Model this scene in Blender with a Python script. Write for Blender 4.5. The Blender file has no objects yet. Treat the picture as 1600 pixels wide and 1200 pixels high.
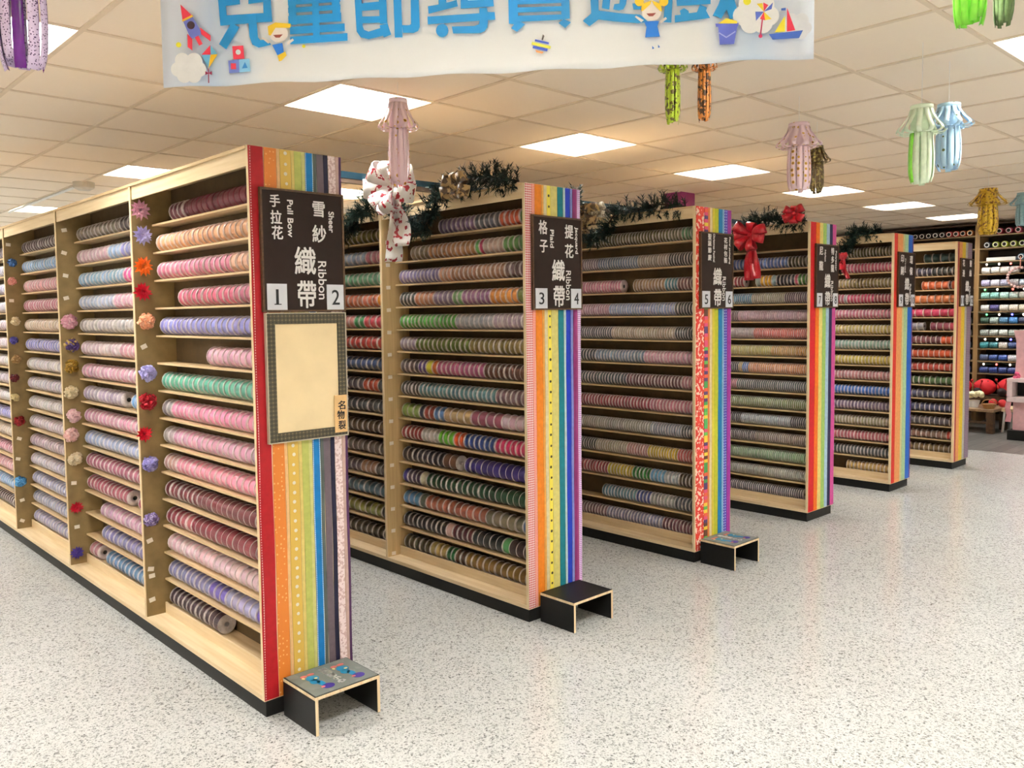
import bpy, bmesh, math, random, colorsys
import numpy as np
from mathutils import Vector, Matrix

random.seed(7)
S = bpy.context.scene
COL = S.collection
PI = math.pi

# ------------------------------------------------------------------ camera
CAM = Vector((-1.5128, -3.0519, 1.5949))
YAW, PIT, ROL = math.radians(43.1537), math.radians(-3.5668), math.radians(-0.6882)
FPX = 1320.04
_f = Vector((math.sin(YAW)*math.cos(PIT), math.cos(YAW)*math.cos(PIT), math.sin(PIT)))
_r = Vector((math.cos(YAW), -math.sin(YAW), 0)); _u = _r.cross(_f)
RGT = _r*math.cos(ROL) + _u*math.sin(ROL); UPV = -_r*math.sin(ROL) + _u*math.cos(ROL)
cd = bpy.data.cameras.new('camera'); cam = bpy.data.objects.new('camera', cd); COL.objects.link(cam)
cam.matrix_world = Matrix(((RGT.x, UPV.x, -_f.x, CAM.x), (RGT.y, UPV.y, -_f.y, CAM.y), (RGT.z, UPV.z, -_f.z, CAM.z), (0, 0, 0, 1)))
cd.sensor_width = 36; cd.lens = 36*FPX/1600; cd.shift_x = 5.12/1600; cd.shift_y = -27.27/1600
cd.clip_start = .05; cd.clip_end = 80
S.camera = cam

# ------------------------------------------------------------------ light / exposure
S.view_settings.view_transform = 'Standard'; S.view_settings.look = 'None'
S.view_settings.exposure = 0.0; S.view_settings.gamma = 1; S.view_settings.use_curve_mapping = False
PANEL_STRENGTH = 50.0            # radiance of every ceiling light panel
PANEL_COLOR = (0.955, 0.97, 0.97)
w = bpy.data.worlds.new('World'); S.world = w; w.use_nodes = True
w.node_tree.nodes['Background'].inputs[0].default_value = (.9, .92, 1, 1)
w.node_tree.nodes['Background'].inputs[1].default_value = .25

# ------------------------------------------------------------------ material helpers
def lin(h):
    if not isinstance(h, str): return tuple(h[:3])
    h = h.lstrip('#'); c = [int(h[i:i+2], 16)/255 for i in (0, 2, 4)]
    return tuple(x/12.92 if x <= .04045 else ((x+.055)/1.055)**2.4 for x in c)
def hx(h): h = h.lstrip('#'); return tuple(int(h[i:i+2], 16)/255 for i in (0, 2, 4))

class N:
    """small node-tree wrapper"""
    def __init__(s, name):
        s.m = bpy.data.materials.new(name); s.m.use_nodes = True
        s.t = s.m.node_tree; s.b = s.t.nodes['Principled BSDF']
    def n(s, kind, **kw):
        nd = s.t.nodes.new(kind)
        for k, v in kw.items():
            if k.startswith('i_'):
                key = k[2:].replace('_', ' ')
                nd.inputs[int(key) if key.isdigit() else key].default_value = v
            else: setattr(nd, k, v)
        return nd
    def l(s, a, b): s.t.links.new(a, b)
    def ramp(s, fac, stops, const=False):
        r = s.n('ShaderNodeValToRGB'); e = r.color_ramp.elements
        if const: r.color_ramp.interpolation = 'CONSTANT'
        while len(e) < len(stops): e.new(.5)
        for q, (p, c) in zip(e, stops): q.position = p; q.color = (*lin(c), 1)
        s.l(fac, r.inputs[0]); return r.outputs[0]
    def mix(s, fac, a, b):
        m = s.n('ShaderNodeMix', data_type='RGBA')
        for v, i in ((fac, 0), (a, 6), (b, 7)):
            if hasattr(v, 'node'): s.l(v, m.inputs[i])
            else: m.inputs[i].default_value = v if i == 0 else (*lin(v), 1)
        return m.outputs[2]
    def obj(s, scale=(1, 1, 1)):
        tc = s.n('ShaderNodeTexCoord'); mp = s.n('ShaderNodeMapping'); mp.inputs['Scale'].default_value = scale
        s.l(tc.outputs['Object'], mp.inputs[0]); return mp.outputs[0]
    def noise(s, vec, scale, detail=3):
        n = s.n('ShaderNodeTexNoise'); n.inputs['Scale'].default_value = scale; n.inputs['Detail'].default_value = detail
        s.l(vec, n.inputs['Vector']); return n.outputs[0]
    def vor(s, vec, scale, out='Distance', rnd=1.0):
        n = s.n('ShaderNodeTexVoronoi'); n.inputs['Scale'].default_value = scale; n.inputs['Randomness'].default_value = rnd
        s.l(vec, n.inputs['Vector']); return n.outputs[out]
    def bump(s, h, strength=.2, dist=.01):
        b = s.n('ShaderNodeBump'); b.inputs['Strength'].default_value = strength; b.inputs['Distance'].default_value = dist
        s.l(h, b.inputs['Height']); s.l(b.outputs[0], s.b.inputs['Normal'])
    def set(s, col=None, rough=None, **kw):
        if col is not None:
            if hasattr(col, 'node'): s.l(col, s.b.inputs['Base Color'])
            else: s.b.inputs['Base Color'].default_value = (*lin(col), 1)
        if rough is not None: s.b.inputs['Roughness'].default_value = rough
        for k, v in kw.items(): s.b.inputs[k.replace('_', ' ')].default_value = v
        return s

_pc = {}
def shade(h, k): return tuple(min(1, c*k) for c in lin(h))
def plain(h, rough=.55, var=.08, scale=18, spec=.4, metal=0, bump=0):
    key = (h, rough, var, scale, spec, metal, bump)
    if key in _pc: return _pc[key]
    m = N('surface_'+str(h).lstrip('#')); v = m.obj(); nz = m.noise(v, scale)
    m.set(m.ramp(nz, [(.3, shade(h, 1-var)), (.7, shade(h, 1+var))]), rough, Specular_IOR_Level=spec, Metallic=metal)
    if bump: m.bump(nz, bump, .004)
    _pc[key] = m.m; return m.m

def wood(name, a, b, sc=(2, 30, 30), rough=.5):
    m = N(name); v = m.obj(sc); n1 = m.noise(v, 1.6, 6); m.set(m.ramp(n1, [(.3, a), (.7, b)]), rough, Specular_IOR_Level=.35); return m.m
W_BIRCH = wood('birch_plywood', '#d6bb90', '#e8d2ae', (30, 1.5, 30))
W_SHELF = wood('shelf_plywood', '#bb9c70', '#dabf96', (30, 1.5, 30))
W_EDGE = wood('plywood_edge', '#d9bd92', '#ecd9b4', (40, 40, 2))
W_BOARD = wood('brown_divider_board', '#79643f', '#927b50', (8, 8, 8), .6)  # darker brown tone for the first rack's dividers
W_BACK = wood('back_panel_board', '#4c3c25', '#5f4c31', (8, 8, 8), .7)
W_PALE = wood('pale_divider_plywood', '#bb9c6c', '#d4b684', (30, 30, 1.5))
W_DARK = wood('dark_brown_wood', '#3a291d', '#57402c', (2, 20, 20), .45)
BLACK = plain('#151514', .5, .15, 30, .25)
DIM = plain('#141414', .9)
WHITE = plain('#efeeea', .5, .03)
PAPER = plain('#f2f0ec', .7, .03)

def m_floor():
    m = N('terrazzo_floor'); v = m.obj()
    c1 = m.vor(v, 120, 'Color')
    sep = m.n('ShaderNodeSeparateColor'); m.l(c1, sep.inputs[0])
    chip = m.ramp(sep.outputs[0], [(0, '#504f4c'), (.07, '#8a8a87'), (.16, '#bfbfbc'), (.3, '#cdcdca'), (.8, '#c2c2bf')], True)
    sep2 = m.n('ShaderNodeSeparateColor'); m.l(m.vor(v, 230, 'Color'), sep2.inputs[0])
    fine = m.ramp(sep2.outputs[1], [(0, '#2c2b2a'), (.12, '#a2a2a0'), (.22, '#cfcfcc'), (.8, '#d8d8d6')], True)
    mx = m.mix(.45, chip, fine)
    st = m.ramp(m.noise(v, .9, 4), [(.35, (.93, .93, .92)), (.65, (1, 1, 1))])
    mul = m.n('ShaderNodeMix', data_type='RGBA', blend_type='MULTIPLY'); mul.inputs[0].default_value = 1
    m.l(mx, mul.inputs[6]); m.l(st, mul.inputs[7])
    m.set(mul.outputs[2], .2, Specular_IOR_Level=.5)
    rr = m.n('ShaderNodeMapRange'); rr.inputs['To Min'].default_value = .1; rr.inputs['To Max'].default_value = .24
    m.l(m.noise(v, 3, 4), rr.inputs[0]); m.l(rr.outputs[0], m.b.inputs['Roughness'])
    m.bump(m.noise(v, 2.2, 2), .05, .02)
    return m.m
def m_planks():
    m = N('grey_plank_floor'); v = m.obj(); br = m.n('ShaderNodeTexBrick')
    br.inputs['Scale'].default_value = 1.0; br.inputs['Brick Width'].default_value = .9; br.inputs['Row Height'].default_value = .13
    br.inputs['Mortar Size'].default_value = .004; br.inputs['Color1'].default_value = (*lin('#6a6763'), 1); br.inputs['Color2'].default_value = (*lin('#8b8782'), 1)
    br.inputs['Mortar'].default_value = (*lin('#35332f'), 1); m.l(v, br.inputs[0])
    g = m.ramp(m.noise(m.obj((2, 30, 1)), 2, 6), [(.3, (.55, .55, .55)), (.7, (1, 1, 1))])
    mul = m.n('ShaderNodeMix', data_type='RGBA', blend_type='MULTIPLY'); mul.inputs[0].default_value = 1
    m.l(br.outputs[0], mul.inputs[6]); m.l(g, mul.inputs[7]); m.set(mul.outputs[2], .3); return m.m
def m_ceiling():
    m = N('ceiling_tile'); v = m.obj(); n = m.noise(v, 60, 5)
    st = m.noise(v, .5, 2)
    m.set(m.mix(m.ramp(st, [(.35, (0, 0, 0)), (.65, (1, 1, 1))]), '#f6e6d2', '#faecd9'), .85, Specular_IOR_Level=.2); m.bump(n, .12, .003); return m.m
def emis(name, col, s):
    m = N(name); m.set('#ffffff', .5); m.b.inputs['Emission Color'].default_value = (*lin(col), 1); m.b.inputs['Emission Strength'].default_value = s; return m.m
def gingham(name, a, b, sc):
    m = N(name); v = m.obj((1, .001, 1)); out = None
    def wave(axis):
        w_ = m.n('ShaderNodeTexWave', wave_type='BANDS', bands_direction=axis); w_.inputs['Scale'].default_value = sc; m.l(v, w_.inputs[0])
        g = m.n('ShaderNodeMath', operation='GREATER_THAN'); g.inputs[1].default_value = .5; m.l(w_.outputs[1], g.inputs[0]); return g.outputs[0]
    ad = m.n('ShaderNodeMath', operation='ADD'); m.l(wave('X'), ad.inputs[0]); m.l(wave('Z'), ad.inputs[1])
    h = m.n('ShaderNodeMath', operation='MULTIPLY'); h.inputs[1].default_value = .5; m.l(ad.outputs[0], h.inputs[0])
    m.set(m.ramp(h.outputs[0], [(0, a), (.5, tuple((x+y)/2 for x, y in zip(lin(a), lin(b)))), (1, b)]), .6); return m.m
def dots(name, base, dot, sc, thr, rnd=.35, sq=(1, 1, 1), dot2=None, rough=.55):
    m = N(name); v = m.obj(sq); d = m.vor(v, sc, rnd=rnd)
    c = m.ramp(d, [(0, dot2 or dot), (thr*.55, dot), (thr, base)], True); m.set(c, rough); return m.m
def blotch(name, base, dot, sc, thr, rough=.55):
    m = N(name); v = m.obj(); n = m.noise(v, sc, 2); m.set(m.ramp(n, [(0, base), (thr, dot)], True), rough); return m.m
def bars(name, stops, sc):
    m = N(name); sx = m.n('ShaderNodeSeparateXYZ'); m.l(m.obj(), sx.inputs[0]); f = m.n('ShaderNodeMath', operation='MULTIPLY'); f.inputs[1].default_value = 46; m.l(sx.outputs[2], f.inputs[0])
    fl = m.n('ShaderNodeMath', operation='FLOOR'); m.l(f.outputs[0], fl.inputs[0]); wn = m.n('ShaderNodeTexWhiteNoise', noise_dimensions='1D'); m.l(fl.outputs[0], wn.inputs['W'])
    k = len(stops); m.set(m.ramp(wn.outputs[0], [(i/k, c) for i, (p, c) in enumerate(stops)], True), .55); return m.m
def m_objcol(name, rough, coat, bump=.0, wrap=False):
    m = N(name); oi = m.n('ShaderNodeObjectInfo'); v = m.obj(); nz = m.noise(v, 55, 3)
    f = m.ramp(nz, [(.3, (.78, .78, .78)), (.7, (1.15, 1.15, 1.15))])
    mul = m.n('ShaderNodeMix', data_type='RGBA', blend_type='MULTIPLY'); mul.inputs[0].default_value = 1
    m.l(oi.outputs['Color'], mul.inputs[6]); m.l(f, mul.inputs[7]); m.set(mul.outputs[2], rough, Coat_Weight=coat, Coat_Roughness=.12)
    if bump: m.bump(nz, bump, .004)
    return m.m
M_RIB = m_objcol('spool_ribbon_cloth', .42, .25, .5)
M_FLG = m_objcol('spool_flange_plastic', .35, .2)
def m_attr():
    m = N('shelved_spools'); a = m.n('ShaderNodeAttribute', attribute_name='Col'); v = m.obj(); nz = m.noise(v, 60, 2)
    f = m.ramp(nz, [(.3, (.82, .82, .82)), (.7, (1.12, 1.12, 1.12))])
    mul = m.n('ShaderNodeMix', data_type='RGBA', blend_type='MULTIPLY'); mul.inputs[0].default_value = 1
    m.l(a.outputs['Color'], mul.inputs[6]); m.l(f, mul.inputs[7]); m.set(mul.outputs[2], .42, Coat_Weight=.3, Coat_Roughness=.15); m.bump(nz, .4, .003); return m.m
M_ATTR = m_attr()

# ------------------------------------------------------------------ mesh helpers
class MB:
    def __init__(s): s.v = []; s.f = []; s.mi = []; s.cur = 0
    def add(s, vs, fs):
        o = len(s.v); s.v += [tuple(p) for p in vs]
        for f in fs: s.f.append(tuple(i+o for i in f)); s.mi.append(s.cur)
        return s
    def box(s, x0, x1, y0, y1, z0, z1):
        vs = [(x, y, z) for z in (z0, z1) for y in (y0, y1) for x in (x0, x1)]
        return s.add(vs, [(0, 2, 3, 1), (4, 5, 7, 6), (0, 1, 5, 4), (2, 6, 7, 3), (0, 4, 6, 2), (1, 3, 7, 5)])
    def lathe(s, prof, n=16, M=None, caps=True, sq=(1, 1)):
        vs = []; fs = []
        for r, a in prof:
            for k in range(n):
                t = 2*PI*k/n; p = Vector((r*math.cos(t)*sq[0], r*math.sin(t)*sq[1], a)); vs.append(M @ p if M else p)
        for i in range(len(prof)-1):
            for k in range(n):
                a = i*n+k; b = i*n+(k+1) % n; fs.append((a, b, b+n, a+n))
        if caps:
            fs.append(tuple(range(n-1, -1, -1))); o = (len(prof)-1)*n; fs.append(tuple(range(o, o+n)))
        return s.add(vs, fs)
    def ball(s, c, rx, ry, rz, n=14, m=8):
        prof = [(max(1e-4, math.sin(PI*i/m)), -math.cos(PI*i/m)) for i in range(m+1)]
        return s.lathe(prof, n, Matrix.Translation(c) @ Matrix.Diagonal((rx, ry, rz, 1)), caps=False)
    def tube(s, pts, r, n=6, caps=True):
        pts = [Vector(p) for p in pts]; vs = []; fs = []; up = Vector((0, 0, 1)); prev = None
        for i, p in enumerate(pts):
            d = (pts[min(i+1, len(pts)-1)]-pts[max(i-1, 0)]).normalized()
            a = prev if prev is not None else (up if abs(d.z) < .9 else Vector((1, 0, 0)))
            x = d.cross(a).normalized(); y = x.cross(d).normalized(); prev = y
            rr = r[i] if isinstance(r, (list, tuple)) else r
            for k in range(n): t = 2*PI*k/n; vs.append(p+x*rr*math.cos(t)+y*rr*math.sin(t))
        for i in range(len(pts)-1):
            for k in range(n): a = i*n+k; b = i*n+(k+1) % n; fs.append((a, b, b+n, a+n))
        if caps: fs.append(tuple(range(n-1, -1, -1))); o = (len(pts)-1)*n; fs.append(tuple(range(o, o+n)))
        return s.add(vs, fs)
    def strip(s, pts, wv):
        """ribbon along pts; wv = half-width vector or list of them"""
        vs = []
        for i, p in enumerate(pts):
            h = Vector(wv[i]) if isinstance(wv, list) else Vector(wv)
            vs += [Vector(p)-h, Vector(p)+h]
        return s.add(vs, [(2*i, 2*i+1, 2*i+3, 2*i+2) for i in range(len(pts)-1)])
    def poly(s, pts, n, d):
        """flat outline extruded by d along n"""
        a = [Vector(p) for p in pts]; b = [p+Vector(n)*d for p in a]; k = len(a)
        return s.add(a+b, [tuple(range(k)), tuple(range(2*k-1, k-1, -1))]+[(i, i+k, (i+1) % k+k, (i+1) % k) for i in range(k)])
    def mesh(s, name, mats, smooth=False):
        me = bpy.data.meshes.new(name); me.from_pydata(s.v, [], s.f)
        for m in (mats if isinstance(mats, (list, tuple)) else [mats]): me.materials.append(m)
        if len(set(s.mi)) > 1: me.polygons.foreach_set('material_index', s.mi)
        if smooth: me.polygons.foreach_set('use_smooth', [True]*len(me.polygons))
        me.update(); return me

def link(name, data, parent=None, loc=(0, 0, 0), rot=(0, 0, 0)):
    o = bpy.data.objects.new(name, data); COL.objects.link(o); o.location = loc; o.rotation_euler = rot
    if parent: o.parent = parent
    return o
def obj(name, mb, mats, parent=None, smooth=False, loc=(0, 0, 0), rot=(0, 0, 0), thick=0, bevel=0):
    o = link(name, mb.mesh(name, mats, smooth), parent, loc, rot)
    if thick: q = o.modifiers.new('thickness', 'SOLIDIFY'); q.thickness = thick; q.offset = 0
    if bevel: q = o.modifiers.new('edge', 'BEVEL'); q.width = bevel; q.segments = 2; q.limit_method = 'ANGLE'
    return o
def tag(o, label, cat, group=None):
    o['label'] = label; o['category'] = cat
    if group: o['group'] = group
    return o
def thing(name, label, cat, loc=(0, 0, 0), rot=(0, 0, 0), group=None):
    return tag(link(name, None, None, loc, rot), label, cat, group)
def struct(name, mb, mats, **k):
    o = obj(name, mb, mats, **k); o['kind'] = 'structure'; return o

def text_mesh(body, bold=0.0, cut=None):
    c = bpy.data.curves.new('t', 'FONT'); c.body = body; c.size = 1; c.offset = bold; c.extrude = .004; c.resolution_u = 4
    o = bpy.data.objects.new('t', c); COL.objects.link(o)
    me = bpy.data.meshes.new_from_object(o.evaluated_get(bpy.context.evaluated_depsgraph_get()))
    bpy.data.objects.remove(o); bpy.data.curves.remove(c)
    if cut is not None:          # keep only the upper share of the glyph
        b = bmesh.new(); b.from_mesh(me); ys = [v.co.y for v in b.verts]; yc = min(ys)+cut*(max(ys)-min(ys))
        bmesh.ops.bisect_plane(b, geom=b.verts[:]+b.edges[:]+b.faces[:], plane_co=(0, yc, 0), plane_no=(0, 1, 0), clear_inner=True); b.to_mesh(me); b.free()
    return me
def text_into(mb, body, cx, cy, wd, ht, y, turn=False, fat=.0, basis=None, cut=None):
    """lettering centred on (cx,cy), fitted to wd x ht, standing in the XZ plane at depth y and facing -Y"""
    me = text_mesh(body, .0, cut); P = np.array([tuple(v.co) for v in me.vertices])
    if not len(P): return
    if turn: P = np.stack([P[:, 1], -P[:, 0], P[:, 2]], 1)
    lo, hi = P.min(0), P.max(0); c = (lo+hi)/2; sp = np.maximum(hi-lo, 1e-6)
    X = (P[:, 0]-c[0])/sp[0]*wd+cx; Z = (P[:, 1]-c[1])/sp[1]*ht+cy; D = np.where(P[:, 2] > c[2], y-.0012, y)
    fs = [tuple(p.vertices) for p in me.polygons]; e = fat*wd
    for k, (ax, az) in enumerate(((0, 0), (e, 0), (-e, 0), (0, e), (0, -e)) if fat else ((0, 0),)):
        if basis: vs = [basis(a+ax, b+az, d) for a, b, d in zip(X, Z, D)]
        else: vs = [(a+ax, d-.00005*k, b+az) for a, d, b in zip(X, D, Z)]
        mb.add(vs, fs)
    bpy.data.meshes.remove(me)

ORD = ('first second third fourth fifth sixth seventh eighth ninth tenth eleventh twelfth thirteenth fourteenth fifteenth sixteenth seventeenth '
       'eighteenth nineteenth twentieth').split()
_T = ['twenty', 'thirty', 'forty', 'fifty', 'sixty']
def ordn(i):
    if i <= 20: return ORD[i-1]
    t, u = divmod(i, 10); return {2: 'twentieth', 3: 'thirtieth', 4: 'fortieth', 5: 'fiftieth'}[t] if u == 0 else _T[t-2]+'-'+ORD[u-1]
def cname(h):
    r, g, b = hx(h); H, L, s = colorsys.rgb_to_hls(r, g, b); H *= 360
    if L < .2: return 'blackish' if s < .2 else ('dark red' if H > 320 or H < 25 else 'dark')
    if s < .11: return 'pale grey' if L > .6 else 'grey'
    if H < 12 or H >= 345: return 'dark red' if L < .36 else ('pale pink' if L > .72 else ('pink' if L > .6 else 'red'))
    if H < 42: return 'brown' if L < .42 else ('peach' if L > .62 else ('tan' if s < .4 else 'orange'))
    if H < 70: return 'olive' if L < .45 else 'yellow'
    if H < 165: return 'dark green' if L < .3 else 'green'
    if H < 190: return 'teal'
    if H < 232: return 'navy' if L < .38 else ('pale blue' if L > .68 else 'blue')
    if H < 275: return 'indigo' if L < .4 else 'lilac'
    if H < 320: return 'mauve'
    return 'dark red' if L < .3 else ('pale pink' if L > .76 else ('crimson' if s > .45 and L < .48 else 'pink' if L > .55 else 'plum'))

# ------------------------------------------------------------------ room shell
X0, X1, Y0, Y1, HC = -6.53, 11.72, -8.52, 12.56, 2.80
T = .62; GX, GY = .905, .78
FLOOR = m_floor(); WALLM = plain('#e4ddd0', .7, .03, 3)
struct('floor', MB().box(X0, 8.77, Y0, Y1, -.1, 0), FLOOR)
struct('floor_planks', MB().box(8.77, X1, Y0, Y1, -.1, .001), m_planks())
struct('wall_right', MB().box(X1, X1+.1, Y0, Y1, 0, HC+.2), plain('#8d7f6c', .7, .04, 3))
struct('wall_back', MB().box(X0, X1, Y1, Y1+.1, 0, HC+.2), WALLM)
struct('wall_left', MB().box(X0-.1, X0, Y0, Y1, 0, HC+.2), WALLM)
struct('wall_front', MB().box(X0, X1, Y0-.1, Y0, 0, HC+.2), WALLM)
lit = set((i*3, j*5) for i in range(-4, 6) for j in range(-3, 4))
mb = MB(); i0 = math.floor((X0-GX)/T); i1 = math.ceil((X1-GX)/T); j0 = math.floor((Y0-GY)/T); j1 = math.ceil((Y1-GY)/T)
tiles = []
for i in range(i0, i1):
    for j in range(j0, j1):
        a, b = max(X0, GX+i*T), min(X1, GX+(i+1)*T); c, d = max(Y0, GY+j*T), min(Y1, GY+(j+1)*T)
        if b-a < .01 or d-c < .01: continue
        if (i, j) in lit and b-a > .6 and d-c > .6: tiles.append((i, j)); continue
        mb.add([(a, c, HC), (b, c, HC), (b, d, HC), (a, d, HC)], [(0, 3, 2, 1)])
mb.box(X0, X1, Y0, Y1, HC+.16, HC+.2)
struct('ceiling', mb, m_ceiling())
mb = MB()
for i in range(i0, i1+1):
    x = GX+i*T
    if X0 < x < X1: mb.box(x-.012, x+.012, Y0, Y1, HC-.006, HC+.0)
for j in range(j0, j1+1):
    y = GY+j*T
    if Y0 < y < Y1: mb.box(X0, X1, y-.012, y+.012, HC-.005, HC+.0)
struct('trim_1', mb, plain('#e2cfb6', .6, .03))

# light fittings: recessed louvred panels, one tile each
LM_H = plain('#b9b2a4', .5); LM_L = plain('#f4f2ec', .25, .02); LM_D = emis('light_diffuser', PANEL_COLOR, PANEL_STRENGTH)
mb = MB(); e = T/2-.014
for a in (-1, 1):
    mb.box(*sorted((a*e, a*(e+.004))), -e, e, 0, .12); mb.box(-e, e, *sorted((a*e, a*(e+.004))), 0, .12)
me_h = mb.mesh('housing', LM_H)
me_d = MB().box(-e, e, -e, e, .085, .09).mesh('diffuser', LM_D)
mb = MB()
for k in range(1, 6): q = -e+2*e*k/6; mb.box(q-.0015, q+.0015, -e, e, .03, .075)
for k in range(1, 5): q = -e+2*e*k/5; mb.box(-e, e, q-.0015, q+.0015, .03, .075)
me_l = mb.mesh('louvre', LM_L)
WHERE = {(0, 0): 'nearest white louvred ceiling light, above and behind the pink lantern', (3, 0): 'louvred ceiling light above the garland of the gingham rack',
         (6, 0): 'louvred ceiling light third along the row behind the lanterns', (9, 0): 'louvred ceiling light behind the brown paper lantern',
         (12, 0): 'small bright ceiling light fifth along the row towards the thread wall', (15, 0): 'farthest bright ceiling light, close to the thread wall',
         (-3, 0): 'ceiling light half hidden behind the purple hanging lantern', (3, -5): 'ceiling light cut by the right edge under the green lanterns',
         (0, 5): 'louvred ceiling light just above the top of the rack signed 1', (0, 10): 'distant ceiling light by the left edge over the nearest rack',
         (3, 5): 'ceiling light seen under the teal beam between two racks'}
for (i, j) in tiles:
    t = thing('ceiling_light', WHERE.get((i, j), 'recessed ceiling light panel over the unseen side of the shop'), 'ceiling light', (GX+(i+.5)*T, GY+(j+.5)*T, HC), group='recessed ceiling lights')
    link('housing', me_h, t); link('diffuser', me_d, t); link('louvre', me_l, t)
# detector on the ceiling with its conduit
t = thing('smoke_detector', 'small grey ceiling sensor with a thin conduit above the nearest rack', 'detector', (.93, 5.02, HC))
obj('sensor', MB().lathe([(.09, 0), (.085, -.05), (.05, -.07)], 16), plain('#cfc8bb', .5), t); obj('conduit', MB().tube([(-.0, .08, -.012), (-.0, 2.6, -.012)], .012), WHITE, t)
# magenta column
struct('pillar_magenta', MB().box(5.62, 5.86, 2.0, 2.2, 0, HC), plain('#8f2a68', .5, .06))

# ------------------------------------------------------------------ racks
RX = [0, 1.4712, 2.9458, 4.4143, 5.8939, 7.3688]
RW, RH, BAY, PZ = .409, 2.25, 1.2535, .07
def rowz(i): return ([2.052-.161*k for k in range(12)]+[.127]) if i == 2 else ([2.06-.1377*k for k in range(14)]+[.127])

def rib_mats():
    G = {}
    def deep(h): return '#%02x%02x%02x' % tuple(round(255*v*.88) for v in hx(h))
    P = lambda h, r=.55: plain(deep(h), r, .1, 40, .25)
    star = dots('gold_star_ribbon', '#c9a548', '#d8d3c4', 26, .19, .12, (1, .001, 1))
    lace = blotch('pink_lace_ribbon', '#e3cfcf', '#c2a2a0', 90, .52)
    G[0] = [(.0, .15, P('#b01620'), 'red velvet ribbon'), (.012, .02, gingham('red_white_stitching', '#f0e0dc', '#a01018', 30), 'white stitching'), (.16, .285, dots('orange_spot_ribbon', '#cc7424', '#e0a260', 60, .22, .5, (1, .001, 1)), 'orange spotted ribbon'), (.285, .315, P('#f0c08a'), ''), (.32, .435, star, 'gold ribbon with silver stars'),
            (.44, .475, P('#e8cf7c'), ''), (.475, .55, P('#c3c868'), ''), (.55, .59, P('#d8d588'), ''), (.59, .675, P('#0878c0'), 'blue ribbon'), (.593, .60, gingham('blue_white_stitching', '#e4eef6', '#0a66a8', 40), 'white stitching'), (.666, .673, gingham('blue_white_stitching_edge', '#e4eef6', '#0a66a8', 40), 'white stitching'), (.68, .715, P('#59625c'), ''),
            (.72, .795, P('#6f6168'), ''), (.80, .845, P('#1d1c38'), ''), (.85, .93, lace, 'white lace ribbon'), (.932, .97, P('#cfaea4'), ''), (.972, 1.0, P('#4f2a55'), '')]
    G[1] = [(.0, .11, gingham('red_gingham_ribbon', '#eadad8', '#b81c26', 26), 'red gingham ribbon'), (.112, .165, gingham('small_red_check', '#f0c8b8', '#c8281e', 40), ''), (.17, .285, P('#f28a22'), ''), (.29, .32, P('#f5b055'), ''), (.325, .38, P('#f0dfb2'), ''),
            (.382, .445, dots('yellow_dot_ribbon', '#e8d64c', '#2b2313', 17.75, .13, .08, (1, .001, 1)), 'yellow ribbon with dark dots'), (.45, .57, P('#e9dc86'), ''), (.578, .675, P('#12808e'), 'teal ribbon'), (.68, .715, P('#d4eae8'), ''), (.72, .805, P('#1236be'), 'blue ribbon'),
            (.81, .85, P('#8b90d6'), ''), (.855, .90, P('#8e2c72'), ''), (.903, .94, P('#a2407e'), ''), (.943, 1.0, gingham('purple_check_ribbon', '#f2e6f4', '#9a48ae', 30), 'purple checked ribbon')]
    G[2] = [(.02, .235, blotch('red_floral_ribbon', '#d0301e', '#f3d6c4', 42, .54), 'red and white floral ribbon'), (.245, .335, bars('rainbow_block_ribbon', [(0, '#d84a78'), (.36, '#3f9a50'), (.42, '#4a2a68'), (.47, '#e8c83a'), (.52, '#5a3020'), (.57, '#e05a3a'), (.63, '#5ab04a')], 16), 'multicoloured block ribbon'),
            (.345, .385, P('#f28a48'), ''), (.39, .455, P('#f6dfae'), ''), (.46, .52, P('#ead848'), ''), (.525, .625, P('#cdd034'), ''), (.63, .735, P('#0f7cb4'), 'blue ribbon'), (.74, .785, P('#9cc4e2'), ''), (.79, .875, dots('indigo_dot_ribbon', '#4640a0', '#d4d0f0', 55, .2, .1, (1, .001, 1)), 'indigo spotted ribbon'), (.885, .985, P('#a2329c'), 'purple ribbon')]
    G[3] = [(.02, .21, P('#d21a24'), 'red ribbon'), (.215, .345, P('#f77a1c'), 'orange ribbon'), (.35, .475, P('#f7e084'), ''), (.48, .615, P('#a9d272'), ''), (.62, .735, P('#b2d2ea'), 'pale blue ribbon'), (.74, .855, P('#23234e'), 'navy ribbon'), (.86, 1.0, P('#d05098'), 'pink ribbon')]
    G[4] = [(.03, .18, P('#d83226'), ''), (.185, .45, P('#f2a262'), ''), (.455, .545, P('#d9d49a'), ''), (.55, .73, P('#b2d4a8'), ''), (.74, .95, P('#1c62c2'), ''), (.955, 1.0, P('#6a3a86'), '')]
    G[5] = [(.06, .13, P('#b04048'), ''), (.14, .33, P('#ee9c62'), ''), (.335, .56, P('#e9c634'), ''), (.565, .70, P('#bcb6ac'), ''), (.72, 1.0, gingham('mauve_check_ribbon', '#8a7484', '#5c4a5c', 18), '')]
    return G
RIBS = rib_mats()
RDESC = ['red-edged', 'red gingham edged', 'red floral edged', 'red and orange striped', 'red and peach striped', 'yellow and mauve striped']
NUMS = [(1, 2), (3, 4), (5, 6), (7, 8), (9, 10), (11, 12)]

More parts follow.
